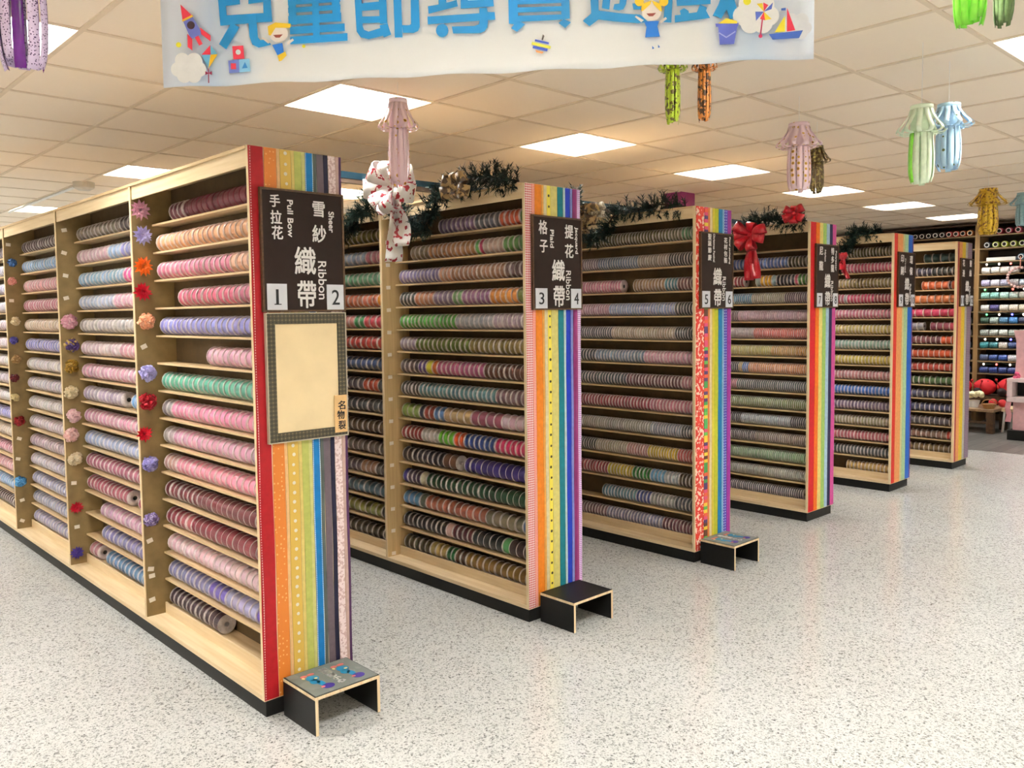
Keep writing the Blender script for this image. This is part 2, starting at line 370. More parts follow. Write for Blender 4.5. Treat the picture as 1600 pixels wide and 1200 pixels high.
bl = BAY-.018
me_shelf = MB().box(.10, RW-.10, 0, bl, -.009, 0).mesh('shelf', W_SHELF)
me_lip = MB().box(.096, .104, 0, bl, PZ+.02, .145).mesh('lip', W_BIRCH)
me_head = MB().box(.007, .016, 0, bl, 2.175, RH-.012).mesh('header', W_BIRCH)
me_rhead = MB().box(RW-.016, RW-.007, 0, bl, 2.175, RH-.012).mesh('header', W_BIRCH)
TAG = plain('#f0e6d6', .6, .03)
def divmesh(m): return MB().box(.003, RW-.003, -.009, .009, PZ+.02, RH-.012).mesh('divider', m)
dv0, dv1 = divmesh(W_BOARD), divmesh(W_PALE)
me_band = MB().box(-.001, .003, -.009, .009, PZ+.02, RH-.012).mesh('edge_band', W_EDGE)
BAYS = 4
RL = .018+BAYS*BAY
# price tags on the first rack's dividers: (x, z)
TAGS0 = {0: [(.038, 1.454), (.03, .476), (.03, .331), (.034, .295), (.031, .173)], 1: [(.04, .594), (.047, .321), (.048, 2.129), (.042, 1.993), (.045, 1.857), (.043, 1.722)],
         2: [(.031, 2.126), (.035, 1.731), (.042, .742), (.028, .597), (.042, .295), (.036, .146)]}
for i, X in enumerate(RX):
    n1, n2 = NUMS[i]
    t = thing('ribbon_rack', f'tall plywood ribbon rack with {RDESC[i]} rainbow end panel signed {n1} and {n2}', 'display rack', (X, 0, 0), group='ribbon racks in a row')
    obj('plinth', MB().box(.012, RW-.012, .012, RL, 0, PZ), BLACK, t)
    obj('base_board', MB().box(0, RW, .018, RL, PZ, PZ+.02), W_BIRCH, t)
    obj('top_board', MB().box(-.003, RW+.003, .018, RL, RH-.012, RH), W_SHELF, t)
    obj('back_board', MB().box(.2, .209, .018, RL, PZ+.02, RH-.012), W_BACK, t)
    ep = obj('end_panel', MB().box(0, RW, 0, .018, PZ, RH), W_EDGE, t)
    for a, b, m, lab in RIBS[i]:
        q = MB(); K = 24; ph = random.random()*6; amp = .0012
        pts = [(RW*(a+b)/2+amp*math.sin(ph+k*.9), 0, PZ+.004+(RH-PZ-.006)*k/K) for k in range(K+1)]; th = .0022+random.random()*.0012+(.0016 if b-a < .009 else 0); hw = RW*(b-a)/2
        fr = [(p[0]-hw, -th, p[2]) for p in pts]+[(p[0]+hw, -th, p[2]) for p in pts]+[(p[0]-hw, -.0003, p[2]) for p in pts]+[(p[0]+hw, -.0003, p[2]) for p in pts]
        n = K+1; fs = []
        for k in range(K): fs += [(k, k+n, k+n+1, k+1), (k, k+1, k+2*n+1, k+2*n), (k+n, k+3*n, k+3*n+1, k+n+1)]
        fs += [(0, 2*n, 3*n, n), (n-1, 2*n-1, 4*n-1, 3*n-1)]
        r = obj('ribbon_strip', q.add(fr, fs), m, ep)
        if lab: r['label'] = lab
    for k in range(BAYS):
        y0 = .018+k*BAY; yd = .018+(k+1)*BAY-.009
        for z in rowz(i)[:-1]: link('shelf', me_shelf, t, (0, y0, z))
        link('shelf', me_shelf, t, (0, y0, .127)); link('lip', me_lip, t, (0, y0, 0))
        link('header', me_head, t, (0, y0, 0)); link('header', me_rhead, t, (0, y0, 0))
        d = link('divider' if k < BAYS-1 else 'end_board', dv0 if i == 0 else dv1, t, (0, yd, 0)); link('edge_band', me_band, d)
        tg = TAGS0.get(k, []) if i == 0 else ([(.046, z-.02) for z in rowz(i)] if k == 0 and i == 1 else [])
        for x, z in tg:
            link('price_label', MB().box(-.015, .015, -.0012, 0, -.011, .011).mesh('price_label', TAG), d, (x, -.0092, z), (0, random.uniform(-.5, .5) if i == 0 else random.uniform(-.06, .06), 0))

# ------------------------------------------------------------------ spools
R_, r_ = .0455, .0395
def g(*a): return list(a)
# each row: [spools per bay, (from, to, colour), ...] running from the far end (0) to the near end (1) of the stretch seen
RW0B1 = [[23, (.14, 1, '#5e1226')], [23, (0, 1, '#d9a078')], [23, (0, .68, '#c5708a'), (.68, 1, '#d9a68a')], [23, (.2, .7, '#bd5470'), (.7, 1, '#a85a72')],
    [23, (0, 1, '#8a86c8')], [23, (.46, 1, '#d9a2b8')], [23, (0, 1, '#58a890')], [23, (0, .09, '#9a8f94'), (.09, 1, '#e68fb0')], [23, (0, .1, '#b0a0a0'), (.1, .8, '#d69cb4'), (.8, 1, '#b69aa8')],
    [23, (0, .12, '#b88a84'), (.12, 1, '#e690a6')], [23, (0, 1, '#64101f')], [23, (0, .15, '#741a2c'), (.15, .25, '#a04a54'), (.25, 1, '#741428')], [23, (0, 1, '#e4bcc6')],
    [23, (0, .4, '#75709a'), (.4, .55, '#6450a8'), (.55, .8, '#a49cc4'), (.8, 1, '#6a50b4')], [23, (0, .48, '#341826'), (.96, 1, '#d8a0a8')]]
RW0B2 = [[19, (0, .62, '#7a6c5e'), (.62, .78, '#3e3236'), (.78, 1, '#8a7c66')], [19, (0, .45, '#d2aebb'), (.45, .62, '#9fb6d8'), (.62, .85, '#8a86c2'), (.85, 1, '#b9b4d0')], [19, (0, .4, '#93b2cc'), (.4, .65, '#7f9cb2'), (.65, .75, '#cc4a88'), (.75, 1, '#bb8fae')],
    [19, (0, .5, '#aeb8d0'), (.5, 1, '#cf9fb2')], [19, (0, .75, '#b9b0b0'), (.75, 1, '#7c6a58')], [19, (0, .55, '#cfb4bc'), (.55, 1, '#cc94a0')], [19, (0, 1, '#cf9eb2')], [19, (0, .56, '#b4a4b8'), (.68, 1, '#6694cc')], [19, (0, 1, '#c88ea4')],
    [19, (0, 1, '#9fa8c8')], [19, (0, 1, '#a0566e')], [19, (0, .58, '#943c50'), (.72, 1, '#943048')], [19, (.2, 1, '#c497b0')], [19, (.2, 1, '#7e76a6')], [19, (0, .12, '#b87a84'), (.25, 1, '#547aa4')]]
RW0B3 = [[21, (0, 1, '#46282a')], [21, (0, 1, '#8ab2e0')], [21, (0, 1, '#dc9aa4')], [21, (0, 1, '#bc7084')], [21, (0, 1, '#d8c0aa')], [21, (0, 1, '#9494d8')], [21, (0, .72, '#cbc4c8')], [21, (0, 1, '#bfb6c4')], [21, (0, 1, '#ccc4c6')],
    [21, (0, 1, '#bfaeb8')], [21, (0, 1, '#b89eac')], [21, (0, 1, '#bcb4c2')], [21, (0, 1, '#a2a2c2')], [21, (0, 1, '#9e9eb8')], [21, (0, 1, '#a29ebc')]]
RW1B1 = [[30, (.33, .6, '#7e6484'), (.6, .77, '#64646e'), (.77, .9, '#b84e30'), (.9, 1, '#54783a')], [30, (.1, .25, '#7a6a54'), (.25, .6, '#a07048'), (.6, .63, '#62a05a'), (.63, .66, '#b42a5a'), (.66, .79, '#ae948c'), (.79, 1, '#54803e')],
    [34, (0, .33, '#9284b0'), (.33, .42, '#c89478'), (.42, .8, '#96684e'), (.8, 1, '#6a4e4c')], [30, (0, .13, '#4a4a46'), (.13, .28, '#c88a6c'), (.28, .43, '#8c7690'), (.43, .5, '#7aa070'), (.5, .7, '#96668a'), (.7, .88, '#d88c3e'), (.88, 1, '#70823c')],
    [32, (0, .45, '#58a248'), (.45, .72, '#a4a2aa'), (.72, 1, '#b09ca8')], [30, (0, .13, '#a4929c'), (.13, .55, '#5c6c28'), (.55, 1, '#867442')], [30, (0, .15, '#54484c'), (.15, .21, '#5a3c7e'), (.21, .26, '#d6cc38'), (.26, .3, '#cc6a38'), (.3, .65, '#b25882'), (.65, 1, '#542e20')],
    [32, (0, .15, '#5c5450'), (.15, .73, '#628a90'), (.73, 1, '#7c5c62')], [21, (0, .15, '#92aa5c'), (.15, .19, '#2c3448'), (.19, .27, '#a64a40'), (.27, .35, '#648abc'), (.35, .55, '#c4a67c'), (.55, .77, '#98546a'), (.77, 1, '#d6b4be')],
    [30, (0, .17, '#943030'), (.17, .3, '#b0aaa4'), (.3, .42, '#64b42c'), (.42, .5, '#d65224'), (.5, .72, '#244084'), (.72, 1, '#ba2458')], [26, (0, .34, '#28222c'), (.34, .44, '#6c4a38'), (.5, 1, '#30206e')],
    [26, (0, .04, '#54489a'), (.04, .15, '#4a3a52'), (.15, .2, '#ddd2b8'), (.2, 1, '#143f24')], [22, (0, .14, '#5c8cc0'), (.14, .19, '#5c665a'), (.19, .65, '#ae6450'), (.65, .9, '#7c7460'), (.9, 1, '#3e5a86')],
    [26, (0, .35, '#251c20'), (.35, .4, '#d6b6ae'), (.4, .55, '#542028'), (.55, .76, '#242828'), (.76, .81, '#4e9c5a'), (.81, .95, '#301e20'), (.95, 1, '#4a78b4')], [26, (0, .22, '#463e28'), (.22, .35, '#aa965c'), (.35, .42, '#1e6a34'), (.42, .5, '#482c18'), (.5, 1, '#80622c')]]
RW1B2 = [[22, (0, 1, '#70692c')], [22, (0, .75, '#a2b2cc'), (.75, 1, '#c88090')], [22, (0, 1, '#72ac8e')], [22, (0, .85, '#cc7458'), (.85, 1, '#d88c2c')], [20, (0, .62, '#c88a84'), (.62, .72, '#3e8a54'), (.72, 1, '#b84450')], [20, (0, 1, '#b23834')],
    [20, (0, 1, '#3c4e76')], [20, (0, .7, '#524850'), (.7, .84, '#c4523c'), (.84, 1, '#4c4a4e')], [20, (0, 1, '#484a4e')], [20, (0, 1, '#54402e')], [20, (0, 1, '#6a5c54')], [20, (0, .66, '#6c5c66'), (.66, .8, '#a47a62'), (.8, 1, '#645a56')],
    [20, (0, 1, '#5c7480')], [20, (0, .85, '#8c8c48'), (.85, 1, '#625e5c')], [20, (0, .97, '#4c4434')]]
RW2 = [[50, (.1, .75, '#6a5f3c'), (.75, .85, '#7c745c'), (.85, 1, '#557e58')], [58, (0, .15, '#80707e'), (.15, .5, '#6c7c94'), (.5, .75, '#9a8c7e'), (.75, 1, '#333032')], [50, (0, .35, '#cc7c96'), (.46, .72, '#a48262'), (.72, .82, '#5e8c9a'), (.82, 1, '#6c4446')],
    [56, (0, .25, '#b6869c'), (.25, .8, '#9aa8d0'), (.8, 1, '#3a3a3e')], [60, (0, .27, '#55525a'), (.27, .8, '#b4a28c'), (.8, 1, '#333')], [46, (0, .12, '#454a50'), (.12, .55, '#8290a6'), (.55, 1, '#d49cae')], [46, (0, .4, '#434c50'), (.4, .85, '#6a3c44'), (.85, 1, '#ae7480')],
    [46, (0, .6, '#9a3e4c'), (.6, 1, '#bc7484')], [60, (0, .6, '#9e988c'), (.6, .85, '#9498a2'), (.85, 1, '#5c5c5e')], [56, (0, .12, '#4a4a46'), (.12, .4, '#b0a48a'), (.4, .58, '#c08a86'), (.58, .82, '#cca828'), (.82, 1, '#b84a48')],
    [44, (0, .23, '#9e3e4c'), (.23, .45, '#c8ae34'), (.45, .6, '#2c7a2c'), (.6, .72, '#6ea4d0'), (.72, .83, '#aab0b4'), (.83, 1, '#54402c')], [46, (.18, .48, '#557886'), (.48, .6, '#464c8c'), (.6, .8, '#a4a49c'), (.8, 1, '#4c4e54')],
    [46, (0, .22, '#75525a'), (.22, .7, '#8a86a0'), (.7, 1, '#6e3c46')]]
RW2 = [[r[0]]+[(a, b, '#333333' if c == '#333' else c) for a, b, c in r[1:]] for r in RW2]
RW3 = [[30], [42, (0, .7, '#7088c8'), (.7, 1, '#44402a')], [40, (0, .15, '#98343e'), (.3, .36, '#aab2a8'), (.36, .5, '#dca424'), (.5, .56, '#a8c4cc'), (.56, .78, '#242430'), (.78, .82, '#b44a60'), (.82, 1, '#427c2c')], [70, (0, .25, '#4c8cac'), (.25, .66, '#a29c86'), (.66, 1, '#624c58')],
    [80, (0, .07, '#5c3c4a'), (.07, 1, '#c29aac')], [80, (0, .28, '#b6a2a4'), (.28, 1, '#c85448')], [80, (0, .5, '#c0b258'), (.5, .82, '#c89c46'), (.82, 1, '#c08a24')], [70, (0, .08, '#3a3a3a'), (.08, .13, '#b89a64'), (.13, .21, '#5a84c4'), (.21, 1, '#d6915e')],
    [70, (0, .06, '#a0606a'), (.06, 1, '#4e5858')], [75, (0, 1, '#76864c')], [70, (0, .12, '#302c30'), (.12, .74, '#a2acb2'), (.74, 1, '#46464c')], [75, (0, .3, '#423c40'), (.3, 1, '#7a6a5e')], [80, (0, 1, '#7ea678')], [75, (0, 1, '#a6a698')], [70, (0, .9, '#4a4650')]]
RW4 = [[44, (0, 1, '#58502a')], [40, (.05, 1, '#b8526c')], [40, (0, 1, '#8e7a4c')], [40, (0, .12, '#a44a60'), (.12, .17, '#a9a4a4'), (.17, .65, '#b43c60'), (.65, 1, '#8c3440')], [40, (0, 1, '#b86c80')], [40, (0, 1, '#bca866')], [40, (0, 1, '#92ac9c')], [40, (0, 1, '#bea84c')],
    [40, (0, 1, '#bc8084')], [40, (0, 1, '#3e6cba')], [40, (0, 1, '#705a72')], [44, (0, 1, '#94896c')], [40, (0, 1, '#b45e68')], [40, (0, 1, '#464648')], [36, (.2, 1, '#bc985c')]]
RW5 = [[16, (.2, 1, '#365250')], [26, (0, .4, '#3c3848'), (.4, 1, '#3e3c3a')], [20, (.16, .8, '#d86a40'), (.86, 1, '#cc5c38')], [18, (0, 1, '#d87a4c')], [16, (0, 1, '#c83a60')], [20, (0, .22, '#8a848c'), (.38, .84, '#8c4258'), (.84, 1, '#d04a64')], [26, (0, .64, '#744048'), (.64, 1, '#d45c38')],
    [24, (0, 1, '#cc5430')], [24, (0, 1, '#b24438')], [24, (0, .92, '#506c40')], [24, (0, 1, '#484660')], [26, (0, 1, '#403e60')], [26, (0, 1, '#585058')], [26, (0, .82, '#7a5a4c'), (.82, 1, '#c24a40')], [26, (0, 1, '#7a6242')]]
# (rack, far y, near y, rows, continue past the far end)
RUNS = [(0, .018+BAY-.045, .034, RW0B1, 0), (0, .018+2*BAY-.04, .012+BAY+.025, RW0B2, 0), (0, .018+3*BAY-.04, .012+2*BAY+.025, RW0B3, 0), (0, .018+4*BAY-.04, .012+3*BAY+.025, RW0B3[::-1], 0),
        (1, .018+BAY-.045, .034, RW1B1, 0), (1, .018+2*BAY-.04, .012+BAY+.025, RW1B2, 0), (2, 1.04, .03, RW2, 1), (3, .72, .03, RW3, 1), (4, .55, .03, RW4, 1), (5, .435, .03, RW5, 1)]
BAYNAME = {0: 'bay beside the red-edged panel', 1: 'second bay of nearest rack', 2: 'third bay of nearest rack', 4: 'bay beside red gingham panel', 5: 'second bay of gingham rack'}
cands = []; ends = []
for ri, (i, yf, yn, rows, ext) in enumerate(RUNS):
    zs = rowz(i)
    for k, row in enumerate(rows):
        pitch = BAY/row[0]; L = yf-yn; z = zs[k]+R_+.0005; x = RX[i]+.1065+R_; cnt = 0; segs = list(row[1:])
        if not segs: continue
        if ext and segs[0][0] < .02: segs[0] = (-(.018+BAY-.04-yf)/L, segs[0][1], segs[0][2])
        for a, b, c in segs:
            n = max(1, round((b-a)*L/pitch)); p = (b-a)*L/n
            for q in range(n):
                cnt += 1; y = yf-(a*L)-(q+.5)*p
                gap_after = (q == n-1) and not any(abs(s[0]-b) < 1e-6 for s in segs)
                cands.append(dict(run=ri, row=k, ord=cnt, x=x+random.uniform(-.0025, .0025), y=y, z=z, w=p, col=c, rack=i, end=gap_after))
def area(c):
    d = Vector((c['x'], c['y'], c['z']))-CAM; dep = d.dot(_f)
    a = Vector((c['x'], c['y']-c['w']/2, c['z']))-CAM; b = Vector((c['x'], c['y']+c['w']/2, c['z']))-CAM
    return abs(a.dot(RGT)/a.dot(_f)-b.dot(RGT)/b.dot(_f))*2*R_/dep
pick = sorted(range(len(cands)), key=lambda j: -area(cands[j]) if cands[j]['run'] in BAYNAME else 0)[:300]; pickset = set(pick)
def jit(c, s): k = 1+random.uniform(-s, s); return tuple(min(1, max(0, v*k*(1+random.uniform(-s, s)*.4))) for v in c)
def flangecol(c): return tuple(.7*a+.3*b for a, b in zip(lin('#e9dfdc'), c))
# the wound ribbon and the plastic spool, unit width along Y
MROT = Matrix.Rotation(PI/2, 4, 'X')
def lathe_y(mb, prof, n=28): return mb.lathe([(r, -a) for r, a in prof], n, MROT, caps=False)
def spool_meshes(t_):
    mb = MB()
    lathe_y(mb, [(.012, -.5), (R_-.0008, -.5), (R_, -.5+t_*.4), (R_-.0006, -.5+t_), (.03, -.5+t_)]); lathe_y(mb, [(.03, .5-t_), (R_-.0006, .5-t_), (R_, .5-t_*.4), (R_-.0008, .5), (.012, .5)]); lathe_y(mb, [(.012, -.5), (.012, .5)], 16)
    a = mb.mesh('ribbon_spool', M_FLG)
    rr = r_ if t_ > .04 else r_+.0035
    mb = MB(); lathe_y(mb, [(.02, -.5+t_), (rr, -.5+t_), (rr+.0012, -.2), (rr+.0014, .1), (rr+.0006, .3), (rr, .5-t_), (.02, .5-t_)])
    return a, mb.mesh('ribbon', M_RIB)
SPOOL = {False: spool_meshes(.06), True: spool_meshes(.03)}
for j in pick:
    c = cands[j]; base = jit(lin(c['col']), .12)
    sp, wound = SPOOL[max(lin(c['col'])) < .2]
    o = link('ribbon_spool', sp, None, (c['x'], c['y'], c['z'])); o.scale = (1, c['w']*.97, 1); o.color = (*(flangecol(base) if (c['run'], c['row']) != (0, 0) else tuple(v*1.5+.01 for v in base)), 1)
    tag(o, f"{cname(c['col'])} ribbon spool, {ordn(c['ord'])} from left, {ordn(c['row']+1)} row down, {BAYNAME[c['run']]}", 'ribbon spool', 'ribbon spools on the racks')
    r = link('ribbon', wound, o); r.color = (*base, 1)
# all remaining spools
NS = 14; ang = np.arange(NS)*2*PI/NS; ca, sa = np.cos(ang), np.sin(ang)
V = []; F = []; C = []; off = 0
for j, c in enumerate(cands):
    if j in pickset: continue
    base = jit(lin(c['col']), .13); fl = flangecol(base); tt = min(.004, c['w']*.13)
    y0 = c['y']+c['w']/2*.97; y1 = c['y']-c['w']/2*.97
    rings = [(r_, y0, fl), (R_, y0, fl), (R_, y0-tt, fl), (r_, y0-tt, base), (r_+.0008, (y0+y1)/2, base), (r_, y1+tt, base), (R_, y1+tt, fl), (R_, y1, fl)]
    if c['end']: rings += [(.0125, y1, fl), (.0125, y1+.002, (.01, .01, .01)), (.0004, y1+.003, (.01, .01, .01))]
    else: rings += [(r_*.8, y1, fl)]
    for r, y, cc in rings:
        V.append(np.stack([c['x']+r*ca, np.full(NS, y), c['z']+r*sa], 1)); C += [cc]*NS
    for q in range(len(rings)-1):
        a = off+q*NS+np.arange(NS); b = off+q*NS+(np.arange(NS)+1) % NS; F.append(np.stack([a, a+NS, b+NS, b], 1))
    off += len(rings)*NS
V = np.concatenate(V); F = np.concatenate(F).astype(np.int32)
me = bpy.data.meshes.new('shelved_ribbon_spools'); me.vertices.add(len(V)); me.vertices.foreach_set('co', V.ravel().astype(np.float32))
me.loops.add(F.size); me.loops.foreach_set('vertex_index', F.ravel()); me.polygons.add(len(F)); me.polygons.foreach_set('loop_start', np.arange(0, F.size, 4, dtype=np.int32))
me.update(calc_edges=True); at = me.color_attributes.new('Col', 'FLOAT_COLOR', 'POINT'); at.data.foreach_set('color', np.concatenate([np.array(C, np.float32), np.ones((len(C), 1), np.float32)], 1).ravel())
me.materials.append(M_ATTR); o = link('shelved_ribbon_spools', me); tag(o, 'closely packed rows of smaller ribbon spools filling all the farther rack shelves', 'ribbon spools'); o['kind'] = 'stuff'

# ------------------------------------------------------------------ aisle signs
M_SIGN = plain('#22130e', .55, .12, 25, .2); M_FRAME = wood('sign_frame', '#3f2a18', '#5c4128', (60, 60, 60)); M_LET = plain('#e8e4e2', .5, .03); M_CARD = plain('#d5d6de', .6, .03); M_INK = plain('#17161a', .6)
SIGNS = [([('手', .17, .10, .115), ('拉', .18, .232, .125), ('花', .19, .355, .125)], ('Pull Bow', .345, .235, .30, .065), [('雪', .69, .14, .145), ('紗', .69, .345, .165)], ('Sheer', .845, .24, .175, .065)),
         ([('格', .21, .125, .165), ('子', .22, .325, .15)], ('Plaid', .385, .24, .19, .07), [('提', .735, .15, .17), ('花', .735, .36, .17)], ('Jacquard', .885, .24, .29, .07)),
         ([('聖', .27, .06, .1), ('誕', .27, .145, .1), ('節', .27, .235, .1), ('慶', .27, .33, .1)], ('Christmas Festival', .40, .2, .37, .05), [('花', .76, .09, .1), ('材', .76, .175, .1), ('包', .76, .265, .1), ('裝', .76, .355, .1)], ('Floral packaging', .885, .22, .36, .05)),
         ([('尼', .22, .11, .15), ('龍', .22, .34, .17)], ('Nylon', .39, .18, .18, .07), [('特', .73, .1, .13), ('多', .73, .235, .13), ('龍', .73, .37, .14)], ('Polyester', .88, .25, .32, .07)),
         ([('印', .22, .12, .17), ('刷', .22, .34, .18)], ('Printed', .40, .24, .25, .06), [('環', .75, .13, .17), ('保', .75, .34, .17)], None),
         ([('花', .22, .1, .16), ('邊', .22, .31, .17)], None, [('蕾', .75, .1, .16), ('絲', .75, .3, .17)], None)]
for i, X in enumerate(RX):
    n1, n2 = NUMS[i]; x0, x1, z0, z1 = (.035, .405, 1.613, 2.093) if i < 3 else (.062, .42, 1.613, 2.09)
    t = thing('aisle_sign', f'dark brown hanging aisle sign with white lettering, numbered {n1} and {n2}', 'sign', (X, -.004, 0), group='aisle signs on the rack ends')
    W, H = x1-x0, z1-z0
    obj('board', MB().box(x0+.006, x1-.006, -.012, 0, z0+.006, z1-.006), M_SIGN, t)
    f = MB().box(x0, x0+.008, -.016, 0, z0, z1).box(x1-.008, x1, -.016, 0, z0, z1).box(x0+.008, x1-.008, -.016, 0, z0, z0+.008).box(x0+.008, x1-.008, -.016, 0, z1-.008, z1)
    obj('frame', f, M_FRAME, t)
    def put(mbx, s, u, v, wd, ht, **k): text_into(mbx, s, x0+W*u, z1-H*v, wd, ht, -.0122, **k)
    la, en1, lb, en2 = SIGNS[i]
    for grp, en in ((la, en1), (lb, en2)):
        q = MB()
        for s, u, v, sz in grp: put(q, s, u, v, sz*W, sz*W*(1.12 if sz > .11 else .95), fat=.02)
        if en: put(q, en[0], en[1], en[2], W*en[4], H*en[3], turn=True, fat=.03)
        obj('lettering', q, M_LET, t)
    q = MB(); put(q, '織', .51, .575, W*.25, W*.29, fat=.018); put(q, '帶', .52, .855, W*.22, W*.29, fat=.018); put(q, 'Ribbon', .715, .735, W*.10, H*.32, turn=True, fat=.01)
    obj('lettering', q, M_LET, t)
    for nn, u0, u1 in ((n1, .05, .28), (n2, .765, .985)):
        cdn = obj('number_card', MB().box(x0+W*u0, x0+W*u1, -.0145, -.0122, z1-H*.985, z1-H*.77), M_CARD, t); cdn['label'] = f'white card with the number {nn}'
        q = MB(); text_into(q, str(nn), x0+W*(u0+u1)/2, z1-H*.878, W*(.03 if nn == 1 else .095 if nn < 10 else .17), H*.125, -.0147, fat=.01)
        if nn == 1: cx = x0+W*(u0+u1)/2; q.box(cx-W*.035, cx+W*.045, -.0158, -.0147, z1-H*.941, z1-H*.934)
        obj('digit', q, M_INK, cdn)

# framed blank cloth board with its name card
t = thing('framed_board', 'blank beige cloth board in a patterned brocade frame below the first sign', 'picture frame', (0, -.004, 0))
x0, x1, z0, z1 = .047, .40, 1.10, 1.606; a, b, c, d = .083, .363, 1.136, 1.565
m = N('brocade'); v = m.obj((1, .001, 1)); dd = m.vor(v, 62, rnd=.0); m.set(m.ramp(dd, [(0, '#6a5f45'), (.25, '#2e2a1e'), (.42, '#574f38'), (.5, '#25211a')], True), .7); M_BROC = m.m
obj('frame', MB().box(x0, a, -.016, 0, z0, z1).box(b, x1, -.016, 0, z0, z1).box(a, b, -.016, 0, z0, c).box(a, b, -.016, 0, d, z1), M_BROC, t, bevel=.002)
e1 = .004
obj('piping', MB().box(x0-e1, x0, -.017, 0, z0-e1, z1+e1).box(x1, x1+e1, -.017, 0, z0-e1, z1+e1).box(x0, x1, -.017, 0, z0-e1, z0).box(x0, x1, -.017, 0, z1, z1+e1), plain('#b7ad97', .6), t)
obj('cloth_panel', MB().box(a, b, -.011, 0, c, d), plain('#e7cfa4', .8, .05, 8), t)
t = thing('name_card', 'small tan card with three brushed characters on the brocade frame corner', 'card', (0, -.0205, 0))
obj('card', MB().box(.338, .397, -.003, 0, 1.112, 1.267), plain('#dcb37c', .7, .06), t)
q = MB()
for s, z in (('名', 1.225), ('物', 1.185), ('裂', 1.142)): text_into(q, s, .368+random.uniform(-.003, .003), z, .034, .036, -.0032, fat=.02)
obj('lettering', q, M_INK, t)

# ------------------------------------------------------------------ step stools
M_LAM = plain('#111111', .45, .2, 20, .25); M_MAT = blotch('grey_step_mat', '#747a74', '#7f847e', 9, .5, .5)
def stool(x0, x1, y0, y1, h, label, kind):
    t = thing('step_stool', label, 'step stool', ((x0+x1)/2, (y0+y1)/2, 0), group='step stools at the rack ends'); a = (x1-x0)/2; b = (y1-y0)/2; th = .013
    for sx in (-1, 1):
        p = MB().box(*sorted((sx*a, sx*(a-th))), -b, b, 0, h-th)
        p.mi = [0]*6; p.mi[2] = 1; p.mi[0] = 1
        obj('side_panel', p, [M_LAM, W_EDGE], t)
    obj('rear_rail', MB().box(-a+th, a-th, b-th, b, h*.45, h-th), M_LAM, t)
    p = MB().box(-a, a, -b, b, h-th, h); p.mi = [1]*6; p.mi[1] = 2
    tp = obj('tread', p, [M_LAM, W_EDGE, M_LAM], t)
    if kind:
        mt = obj('mat', MB().box(-a+.006, a-.006, -b+.006, b-.008, h, h+.003), M_MAT, t)
        bas = lambda X, Z, D: (X, Z, h+.0032+max(0, -D))
        for cx, mir in ((-.068, 1), (.07, 1)):
            dec = MB(); K = 16; zt = h+.0032
            def ell(mbx, x, y, rx, ry, zz=0): mbx.poly([(x+rx*math.cos(2*PI*k/K), y+ry*math.sin(2*PI*k/K), zt) for k in range(K)], (0, 0, 1), .0006+zz)
            for xx, yy, rx, ry, ci in ((0, .03, .026, .026, 0), (-.008, -.004, .02, .022, 0), (.004, -.03, .014, .026, 0), (.012, -.07, .026, .022, 1), (-.02, .066, .014, .01, 2), (.012, .068, .016, .009, 2), (-.03, .05, .006, .008, 3), (.01, .022, .008, .006, 3), (-.008, -.066, .008, .007, 2)):
                dec.cur = ci; ell(dec, cx+xx, yy, rx, ry, .0003*ci)
            obj('footprint', dec, [plain('#1f86b4', .5), plain('#3f2c86', .5), plain('#d9706a', .5), plain('#e0d39c', .5)], mt)
        q = MB()
        for k, s in enumerate('踏腳請小心'):
            text_into(q, s, .004, .07-.034*k, .032, .03, 0, fat=.05, basis=bas)
        obj('lettering', q, PAPER, mt)
    return t
stool(.072, .365, -.268, -.02, .152, 'black step stool with blue footprints on its mat before the nearest rack', 1)
stool(1.535, 1.835, -.255, -.02, .152, 'black step stool with plain dark tread at the gingham rack', 0)
stool(2.982, 3.268, -.265, -.02, .152, 'black step stool with grey footprint mat at the red floral rack', 1)

# ------------------------------------------------------------------ pompom samples on the first rack's dividers
def star_flower(mb, R, petals=12, layers=((1, .18), (.85, .5), (.6, .95), (.36, 1.3))):
    for L, el in layers:
        n = max(5, int(petals*(.5+.5*L)))
        for k in range(n):
            a = 2*PI*(k+random.random()*.5)/n; e = el+random.uniform(-.1, .1); r = R*L*random.uniform(.88, 1.05)
            d = Vector((math.cos(a)*math.cos(e), -math.sin(e), math.sin(a)*math.cos(e))); s = Vector((-math.sin(a), 0, math.cos(a))); nn = d.cross(s)
            w_ = R*.24; c0 = Vector((0, -.004, 0))
            mb.add([c0, c0+d*r*.45-s*w_+nn*w_*.35, c0+d*r*.5, c0+d*r*.45+s*w_+nn*w_*.35, c0+d*r], [(0, 1, 2), (0, 2, 3), (1, 4, 2), (2, 4, 3)])
    mb.v = [(x, min(y, -.0006), z) for x, y, z in mb.v]
def ruffle(mb, R, n=52, wd=.24):
    for k in range(n):
        z = random.random(); a = random.random()*2*PI; rr = math.sqrt(1-z*z)
        d = Vector((math.cos(a)*rr, -z, math.sin(a)*rr)); s = d.cross(Vector((random.uniform(-1, 1), random.uniform(-1, 1), random.uniform(-1, 1)))).normalized(); n2 = d.cross(s)
        R0 = R; R = R*random.uniform(.78, 1.08); h = R*wd*.8; pts = [d*R*.25-n2*h*.1, d*R*.7-n2*h, d*R*.97-n2*h*.5, d*R*1.0+n2*h*.3, d*R*.75+n2*h, d*R*.25+n2*h*.1]
        mb.strip([p+Vector((0, -.003, 0)) for p in pts], s*R*wd); R = R0
    mb.v = [(x, min(y, -.0006), z) for x, y, z in mb.v]
